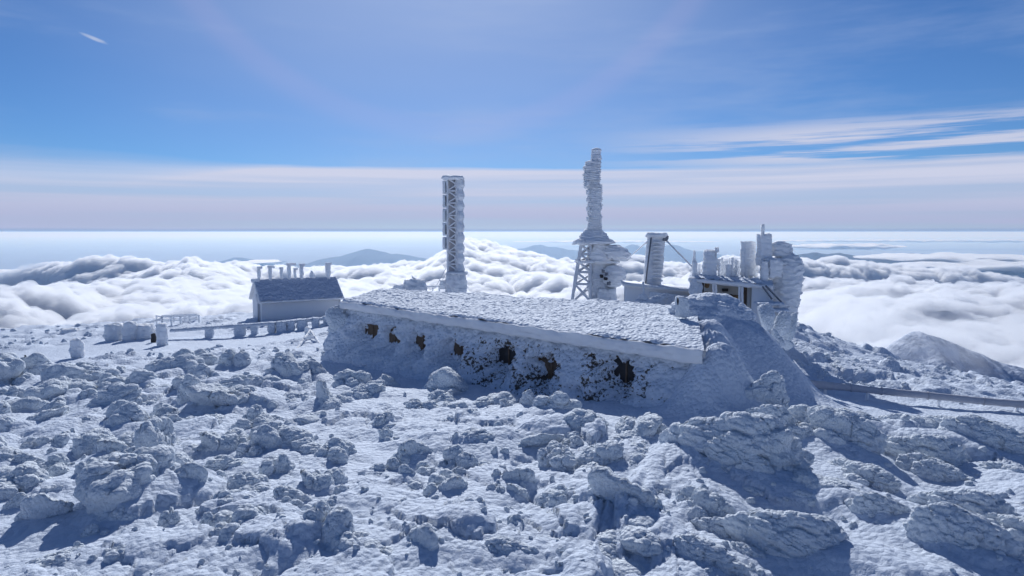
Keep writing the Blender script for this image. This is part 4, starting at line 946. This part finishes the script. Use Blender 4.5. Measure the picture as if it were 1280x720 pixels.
# ------------------------------------------------------------------ flat-roofed shed with a slab aerial
def flat_shed():
    D = 47.0
    def at(px, py, dy=0): return P(px, py, D + dy)
    a, b = at(784, 357), at(872, 366, -1.5)
    t = thing('flat_shed', 'low flat-roofed shed with a rime-plastered front behind the long roof', 'shed', a - (0, 0, 3))
    dn = np.array((0, 0, 1.0)); bk = np.array((.4, 3.4, 0))
    part('wall', hexa(a, b, b - dn * 3.4, a - dn * 3.4, 3.2, (.1, 1, 0)), MAT['rimeshed'], t)
    a2, b2 = at(778.5, 354.5, -.2), at(873, 364, -1.8)
    rf = part('roof', hexa(a2, b2, b2 + bk, a2 + bk, .16), MAT['rimeshed'], t)
    part('roof_edge', tube(a2, b2, .09, seg=8, amp=.02, seed=2), MAT['rimeroof'], t, rf)
    n, m = 60, 40; U, V = np.meshgrid(np.linspace(.32, 1, n), np.linspace(.1, 1, m), indexing='ij'); U, V = U.ravel(), V.ravel()
    p = a + (b - a) * U[:, None] - dn * (V * 2.4)[:, None]; p[:, 1] += -.10 - .22 * np.clip((U - .32) * 5, 0, 1) * (dome(worley2(U * 14, V * 9, 3)[0]) + .2) * np.clip(V * 3, 0, 1)
    part('rime_crust', (p, grid_faces(n, m)[:, ::-1]), MAT['rimeroof'], t)
    fr = thing('frosted_bush', 'tangle of feathery rime on pipes against the flat shed', 'rime cluster', at(815, 385, -2.5))
    for i, (px, py, w, h, r) in enumerate(((804, 372, .95, .5, .3), (822, 376, 1.5, .55, -.2), (810, 381, 1.2, .5, .1), (830, 371, .8, .35, -.35), (800, 378, .6, .5, .2))):
        part('rime_feather', lumpy(at(px, py, -2.4), (w, .6, h), 960 + i, 4, (0, r, 0), .09), MAT['rimeroof'], fr)
    part('pipe', tube(at(805, 386, -2.3), at(804, 352, -2.3), .07, seg=8, amp=.03), MAT['rimeroof'], fr)
    D2 = 49.0
    def as_(px, py, dy=0): return P(px, py, D2 + dy)
    s = thing('slab_aerial', 'upright slab-shaped aerial sheathed in white ice with a dark edge', 'aerial', as_(816, 360))
    foot, tip = as_(815, 359), as_(820.5, 294)
    part('slab', rblock(foot, (1.16, .7, tip[2] - foot[2]), (1, .12), 26, .05, 2.0, 3, .14, lean=(tip[0] - foot[0], 0), layer=3.2), MAT['rimetower'], s)
    part('edge_rail', tube(as_(806.5, 357, -.45), as_(814, 297, -.45), .055, seg=6), MAT['greymetal'], s)
    part('cap', rblock(as_(821, 297, .0), (1.45, .9, .30), (1, -.05), 12, .06, 3, 4, .45), MAT['rimetower'], s); part('cap_hook', rblock(as_(831, 301, -.1), (.32, .6, .34), (1, -.3), 8, .04, 3, 6, .5, lean=(.12, 0)), MAT['greymetal'], s)
    for i in range(11):
        y = 304 + i * 4.8; part('rung', rblock(as_(822, y, -.46), (.62, .14, .12), (1, .1), 5, .03, 4, i, .4), MAT['rimetower'], s)
    part('guy_wire', tube(as_(809, 302), as_(784, 324, 2), .055, .035, seg=6, rings=14, amp=.012), MAT['rimeshed'], s); part('guy_wire', tube(as_(832, 300), as_(866, 334, -4), .06, .06, seg=6, rings=18, amp=.015), MAT['rimeshed'], s)
flat_shed()

# ------------------------------------------------------------------ transmitter building on the right
def transmitter():
    D = 42.0; k = D / F; dn = np.array((0, 0, 1.0))
    def at(px, py, dy=0): return P(px, py, D + dy)
    t = thing('transmitter_building', 'open-fronted transmitter building under a frosted deck, dark machinery inside', 'building', at(915, 400))
    # deck: front edge from left to right, receding
    L, R = at(861, 347.5), at(966, 357.5, -2.6); bk = np.array((1.6, 4.6, 0.0))
    deck = part('deck', hexa(L, R, R + bk, L + bk, .20), MAT['rimeshed'], t)
    n, m = 90, 40; U, V = np.meshgrid(np.linspace(0, 1, n), np.linspace(0, 1, m), indexing='ij'); U, V = U.ravel(), V.ravel()
    p = L + (R - L) * U[:, None] + bk * V[:, None]; p[:, 2] += .06 + .30 * (dome(worley2(U * 13, V * 9, 9)[0]) - .3) * np.clip(V * 6, 0, 1) * np.clip((1 - V) * 6, 0, 1) + .05 * fbm(p * 3, 3, 5)
    part('deck_rime', (p, grid_faces(n, m)), MAT['rimeroof'], t, deck)
    part('deck_edge', tube(L - dn * .08, R - dn * .08, .13, seg=8, amp=.03, seed=2), MAT['rimeshed'], t, deck)
    e = (R - L) / np.linalg.norm(R - L)
    def fp(px, py, back=0.0):      # on the facade line
        s = (px - 861) / 105.0; c = L + (R - L) * s + bk / np.linalg.norm(bk) * back
        q = P(px, py, c[1]); return q
    back = part('back_wall', hexa(fp(880, 349, 2.2), fp(932, 355, 2.2), fp(932, 355, 2.2) - dn * 3.4, fp(880, 349, 2.2) - dn * 3.4, .15, (.3, 1, 0)), MAT['beige'], t)
    c = fp(906.5, 362.5, 2.0); part('wall_slot', hexa(c + (-.18, 0, .09), c + (.18, 0, .09), c + (.18, 0, -.09), c + (-.18, 0, -.09), .08, (0, 1, 0)), MAT['dark'], t, back)
    part('back_wall', hexa(fp(864, 349, 2.6), fp(882, 351, 2.6), fp(882, 351, 2.6) - dn * 3.4, fp(864, 349, 2.6) - dn * 3.4, .15, (.3, 1, 0)), MAT['dark'], t)
    for i, (px, py, s) in enumerate(((884, 357, .42), (887, 364, .40), (883, 367, .35), (888, 351.5, .28))):
        part('machine', lumpy(fp(px, py, .9), (s, s, s * 1.1), 970 + i, 3, (i, .4, 0), .12), MAT['rust'], t)
    part('machine', rblock(fp(921, 378, 1.2), (.8, .5, .42), e[:2], 6, .04, 3, 2, .2), MAT['rust'], t)
    part('machine', rblock(fp(905, 374, 1.2), (1.1, .5, .3), e[:2], 6, .05, 3, 3, .3), MAT['stone'], t)
    part('flared_support', rblock(fp(871, 371, .3) - dn * .6, (.62, .6, 1.75), (1, .2), 14, .07, 2.5, 4, .4, lean=(-.12, 0), flare=-.3), MAT['rimeroof'], t)
    for px, b in ((892, 374), (895, 376), (924.5, 386), (928, 388)):
        part('post', tube(fp(px, b + 6, .05), fp(px, 350 + (px - 861) * .09, .05), .075, seg=8, amp=.018, seed=px), MAT['rimeshed'], t)
    for i in range(5):
        part('ladder_rung', tube(fp(892, 354 + i * 4, .0), fp(895, 354.3 + i * 4, .0), .035, seg=6), MAT['rimeshed'], t)
    part('doorway', hexa(fp(929.5, 357.5, .45), fp(940, 358.5, .45), fp(940, 358.5, .45) - dn * 2.6, fp(929.5, 357.5, .45) - dn * 2.6, .1, (.3, 1, 0)), MAT['stone'], t)
    door = part('door', hexa(fp(934, 358, .35), fp(940.5, 358.5, .35), fp(940.5, 358.5, .35) - dn * 2.6, fp(934, 358, .35) - dn * 2.6, .08, (.3, 1, 0)), MAT['beige'], t)
    part('front_wall', hexa(fp(940, 358), fp(967, 360), fp(967, 360) - dn * 3.6, fp(940, 358) - dn * 3.6, .3, (.3, 1, 0)), MAT['rimeshed'], t)
    part('front_wall', hexa(fp(895.5, 351.5, .1), fp(923, 354, .1), fp(923, 354, .1) - dn * .22, fp(895.5, 351.5, .1) - dn * .22, .1, (.3, 1, 0)), MAT['rimeshed'], t)
    part('step_beam', tube(fp(869, 368, -.1), fp(934, 392, -.1), .09, seg=8, amp=.03), MAT['rimeroof'], t)
    for i, ((a, b), (c, d)) in enumerate((((957, 357), (977, 378)), ((953, 358), (965, 374)))):
        part('strut', tube(fp(a, b, -.2), fp(c, d, -.3), .05, seg=6, amp=.01), MAT['greymetal'], t)
    part('awning', rblock(fp(962, 381, -.9), (1.5, 1.1, .14), (1, -.1), 10, .05, 3, 4, .3), MAT['rimeroof'], t); part('awning', rblock(fp(973, 389, -1.2), (1.0, .9, .14), (1, -.1), 10, .05, 3, 6, .3), MAT['rimeroof'], t)
    # things standing on the deck
    def dk(px, py, back): return fp(px, py, back)
    def block(px0, px1, py0, py1, back, seed, label, name='frosted_cabinet', cat='cabinet', layer=3.0, lean=(0, 0), taper=0., group=None, deep=.8, rnd=.2, amp=.05):
        c = dk((px0 + px1) / 2, py1, back); kk = c[1] / F
        w = (px1 - px0) * kk; h = (py1 - py0) * kk
        return single(name, rblock(c - dn * .1, (w, w * deep, h + .1), (1, .15), 16, amp, 2.4, seed, rnd, layer=layer, lean=lean, taper=taper), MAT['rimetower'], label, cat, group)
    block(865.5, 872.5, 313, 347, .6, 1, 'thin tapering rime spire on the corner of the transmitter deck', 'rimed_post', 'post', taper=.75, lean=(-.1, 0))
    block(880, 894, 313, 345, 1.0, 2, 'square rime-sheathed cabinet with an aerial tip on the transmitter deck')
    block(894, 898, 309.5, 313, 1.0, 3, 'small frosted lamp head above the square rime cabinet', 'frosted_lamp', 'lamp', layer=0)
    tube_ = tube(dk(896, 312, 1.0), dk(894, 330, 1.0), .035, seg=6); single('lamp_bracket', tube_, MAT['rimeshed'], 'thin bracket holding the frosted lamp head beside the cabinet', 'bracket')
    for i, (px, tp, b, wd) in enumerate(((898.5, 324, 343, 3), (902, 322, 344, 2.4), (906, 326, 346, 5), (911.5, 323, 345, 2.4), (915, 322, 344, 2.6), (919, 325, 346, 3), (923, 326, 347, 3.4), (900, 332, 348, 4), (910, 331, 348, 5.5), (933, 328, 349, 4), (938, 330, 350, 3.6), (944, 328, 350, 4), (874, 330, 347, 3.4), (918, 334, 349, 4.5))):
        block(px - wd / 2, px + wd / 2, tp, b, 1.2 + (i % 4) * .5, 20 + i, 'short white ice-coated pipe in the crowd of pipes on the deck', 'vent_pipe', 'pipe', 4.0, group='ice-coated pipes on the transmitter deck', rnd=.4, amp=.03, deep=1)
    block(927.5, 942, 302, 343, 2.0, 5, 'broad rime-layered cabinet with a sloping top at the back of the deck', layer=3.6, lean=(-.05, 0))
    blk = block(947, 962.5, 293, 330, 1.6, 6, 'tallest rime-layered aerial housing on the deck, a bare stick on top', 'aerial_housing', 'aerial', 3.6, taper=.05)
    c = dk(953, 293, 1.6); single('aerial_stick', rblock(c - dn * .15, (.17, .17, .75), (1, 0), 6, .015, 4, 2, .2), MAT['rimetower'], 'square bare stick aerial on top of the tallest housing', 'aerial')
    c = dk(951, 350, 1.2); single('support_pole', tube(c, c + dn * 1.55, .05, seg=8, amp=.01), MAT['greymetal'], 'dark pole carrying the tallest aerial housing above the deck', 'pole')
    block(952, 959, 326, 350, .8, 9, 'slim rime-clad box beside the dark pole on the deck', 'frosted_box', 'box')
    # debris of rime on the deck
    for i in range(14):
        px = 876 + i * 6.1; c = dk(px, 349 + i * .4, .5 + .5 * (i % 3)); s = .22 + .16 * ((i * 7) % 5) / 5
        o = single('rime_clump', lumpy(c + dn * .05, (s * 1.5, s, s), 980 + i, 3, (0, .3 * i, i)), MAT['rimeroof'], 'knob of fallen rime lying along the front of the transmitter deck', 'rime clump', 'rime knobs on the deck')
    # the great rime-swollen tank at the end
    tk = thing('rimed_tank', 'huge bulging tank of rime with knobbed top beside the transmitter building', 'tank', at(978, 425, -1))
    part('body', column(at(978, 432, -.5), [(0, .45), (.9, .62), (1.8, .82), (2.9, .95), (3.9, 1.08), (4.7, 1.12), (5.1, 1.0), (5.5, .72), (5.65, .3)], 64, 130, .10, 91, 2.4, .86, .9, lean=(.12, 0)), MAT['rimetower'], tk)
    part('top_knob', column(at(973.5, 320, -.4), [(0, .62), (.4, .55), (.75, .52), (.9, .2)], 36, 40, .08, 92, 3.0, square=.3), MAT['rimetower'], tk)
    part('top_knob', column(at(983, 318, 0), [(0, .4), (.4, .32), (.62, .30), (.68, .1)], 30, 30, .06, 93, 3.0, square=.4), MAT['rimetower'], tk)
    part('side_drum', rblock(at(965, 346, -1.2), (.85, .9, 1.05), (1, .2), 16, .08, 2.2, 94, .3, layer=2.5), MAT['rimetower'], tk)
    part('ledge', rblock(at(968, 331, -.9), (1.1, 1.0, .2), (1, .2), 10, .06, 2.4, 95, .4), MAT['rimetower'], tk)
transmitter()
def rime_heads():
    specs = [((960, 398), 32.8, 1.05, .95, 'round cushion of rime against the foot of the transmitter wall'), ((977, 404), 33, .85, .9, 'egg-shaped rime boulder below the rimed tank'), ((986, 412), 33.5, .75, 1.2, 'column-like rime boulder under the tank overhanging the slope'),
             ((972, 428), 31.6, .62, .9, 'rime-capped brown stone post at the drift\'s corner'), ((992, 402), 36, 1.0, .8, 'flat-topped rime boulder behind the column-like one'), ((985, 432), 31.8, .6, .8, 'narrow rime boulder leaning on the drift beside the stone post')]
    for i, ((px, py), D, w, h, lab) in enumerate(specs):
        c = P(px, py, D); o = single('boulder', (*lumpy(c, (w, w * .9, h * 1.25), 940 + i, 5, (.1 * i, .1, i)), {'bare': np.full(len(ico(5)[0]), -.05 if i == 3 else -.3)}), MAT['rime'], lab, 'boulder')
rime_heads()

# ------------------------------------------------------------------ small hut and rails on the skyline behind the roof
_c = P(511, 368, 58.0)
hut = thing('rimed_hut', 'small hut swollen with rime on the skyline behind the roof', 'hut', _c)
part('body', rblock(_c + np.array((.5, 0, -.4)), (1.9, 1.7, 1.6), (1, .2), 22, .13, 1.8, 3, .4, layer=2, taper=.15), MAT['rimetower'], hut)
part('side_box', rblock(_c + np.array((-.75, -.2, -.3)), (.95, 1.2, 1.15), (1, .1), 14, .07, 2, 4, .25), MAT['rimetower'], hut)
part('hood', lumpy(_c + np.array((.8, -.1, 1.1)), (1.5, 1.2, .6), 955, 4, (0, .35, 0)), MAT['rimetower'], hut)
_r = thing('skyline_rail', 'low frosted rail between the rimed hut and the lattice mast', 'rail', P(540, 366, 58))
part('bar', tube(P(530, 358, 58), P(556, 358, 58), .07, seg=8, amp=.02), MAT['rimetower'], _r)
for px in (533, 541, 549): part('rail_post', tube(P(px, 368, 58), P(px, 358, 58), .06, seg=8, amp=.015, seed=px), MAT['rimetower'], _r)

# ------------------------------------------------------------------ walkway, railing, posts on the left
def walkway():
    a, b, c_ = P(214, 413, 62.0), P(345, 404, 63.0), P(428, 396, 65.0)
    t = thing('walkway', 'raised snow-laden walkway on stubby supports before the gabled house', 'walkway', (*a[:2], a[2] - .8))
    for (p, q, s) in ((a, b, 1), (b, c_, 2)):
        part('deck', tube(p, q, .42, seg=14, rings=60, amp=.09, seed=s, flat=.42), MAT['rimeroof'], t)
    for i, (px, py, D) in enumerate(((340, 413, 63), (352, 412, 63), (364, 411, 63.3), (378, 409, 63.6), (395, 407, 64), (410, 405, 64.5), (318, 415, 63), (300, 416, 62.7), (262, 418, 62.5))):
        p = P(px, py, D); part('support', rblock(p - (0, 0, .4), (.85 if i % 2 else .6, .7, 1.15), (1, .2), 8, .08, 2, i, .4), MAT['rimeroof'], t)
    r = thing('timber_railing', 'frosted timber railing round a small landing at the slope\'s edge', 'railing', P(225, 410, 78))
    D = 74.0; A, B, C2 = P(190, 400, D), P(249, 398, D), P(203, 397, D + 5)
    hgt = .85
    def rail(p, q, n, s0):
        for z in (hgt, hgt * .5): part('rail', tube(p + (0, 0, z), q + (0, 0, z), .085, seg=8, amp=.02, seed=s0), MAT['rimeshed'], r)
        for i in range(n):
            c = p + (q - p) * i / (n - 1); part('rail_post', tube(c - (0, 0, .9), c + (0, 0, hgt + .05), .10, seg=8, amp=.025, seed=s0 + i), MAT['rimeshed'], r)
    rail(P(203, 406, D), P(249, 404, D), 5, 1); rail(P(203, 404, D + 4), P(246, 402, D + 4), 4, 9); rail(P(203, 406, D), P(196, 404, D + 4), 2, 20)
    part('landing', hexa(P(198, 408, D - .5), P(252, 406, D - .5), P(250, 404.5, D + 4.5), P(196, 406, D + 4.5), .5), MAT['rimeroof'], r)
    part('ramp', tube(P(150, 414, D - 4), P(203, 398, D), .10, seg=8, amp=.02), MAT['rimeshed'], r)
walkway()
def posts():
    for px, py, w, h, D, lab, nm, cat in ((97, 447, 13, 25, 47, 'slim upright rime-coated marker post alone by the snow road', 'marker_post', 'post'), (144, 425, 20, 22, 58, 'rounded rime-swollen drum beside the snow road', 'rimed_drum', 'drum'), (163, 425, 14, 24, 58, 'square rime block standing against a wider one by the road', 'rimed_block', 'rime block'),
                                  (178, 423, 26, 19, 58.5, 'wide rime-plastered box beside the square block by the road', 'rimed_box', 'box'), (203, 432, 11, 30, 56, 'tall rime-coated sign post with a bulging head by the road', 'sign_post', 'post'), (192, 428, 5, 12, 56.5, 'dark stub of pipe in a small scoured hollow', 'pipe_stub', 'pipe'), (385, 420, 7, 12, 63, 'short white post with a knob of rime before the walkway', 'short_post', 'post'),
                                  (32, 452, 2.5, 9, 50, 'thin dark stake standing in the snow at the road', 'stake', 'stake'), (24, 455, 2, 6, 50, 'short stub stake beside the thin dark stake', 'stake', 'stake'), (88, 418, 18, 8, 66, 'low flat rime slab at the brow above the clouds', 'rimed_slab', 'rime block')):
        c = hit(px, py); k = c[1] / F; W, H = w * k, h * k * .9
        m = MAT['dark'] if nm in ('pipe_stub', 'stake') else MAT['rimetower']
        single(nm, rblock(c - (0, 0, .5), (W, W * .9, H + .5), (1, .2), 14, .10 * min(1, W), 2.2, px, .75, layer=1.6, flare=-.15 if h > 20 else 0), m, lab, cat)
    # triangular frame half buried by the road
    a = hit(368, 437); b = hit(388, 425); c2 = hit(403, 432)
    t = thing('tripod_frame', 'half-buried frosted timber frame forming a triangle beside the snow road', 'frame', a)
    tp = b + np.array((0, 0, .75))
    for q in (a, c2, b + np.array((.3, 1.2, 0))): part('leg', tube(q - (0, 0, .2), tp, .09, seg=8, amp=.03), MAT['rimeshed'], t)
    part('board', tube(a * .45 + tp * .55, c2 * .45 + tp * .55, .10, seg=8, amp=.03), MAT['rimeshed'], t)
    # slatted edge of something at the very left
    c = hit(1, 462); t = thing('slatted_crate', 'stack of dark and frosted slats half out of the snow', 'crate', c)
    for i in range(6): part('slat', rblock(c + np.array((-.5, 0, -.15 + i * .22)), (1.3, .8, .13), (1, .1), 5, .02, 3, i, .2), MAT['rimeshed' if i % 2 else 'greymetal'], t)
    part('slat_post', tube(c + np.array((-.1, -.3, -.3)), c + np.array((-.1, -.3, 1.2)), .06, seg=6), MAT['greymetal'], t)
posts()

# ------------------------------------------------------------------ frosted pipe on the right
def pipe():
    pts = [P(1000, 479, 33.6), P(1064, 485, 33.2), P(1102, 489, 32.8), P(1160, 494.5, 32.2), P(1230, 501.5, 31.5), P(1300, 507, 30.8), P(1420, 517, 29.8)]
    t = thing('frosted_pipe', 'long frosted pipe carried on low supports across the snow', 'pipe', pts[0])
    for i in range(len(pts) - 1):
        part('pipe_section', tube(pts[i], pts[i + 1], .17 if i else .22, .17, seg=14, rings=24, amp=.012, seed=i), MAT['pipe'], t)
        if 0 < i: part('pipe_joint', tube(pts[i] - (pts[1] - pts[0]) * .01, pts[i] + (pts[1] - pts[0]) * .01, .20, seg=14), MAT['pipe'], t)
    for i, s in enumerate((.5, 1.55, 3.2, 4.6, 5.3)):
        k = int(s); p = pts[k] + (pts[k + 1] - pts[k]) * (s - k); g = float(ground0(p[0], p[1]))
        part('support', tube((p[0], p[1], min(g, p[2] - .5) - .2), p - (0, 0, .1), .09, .07, seg=8, amp=.02), MAT['rimeshed'], t)
pipe()
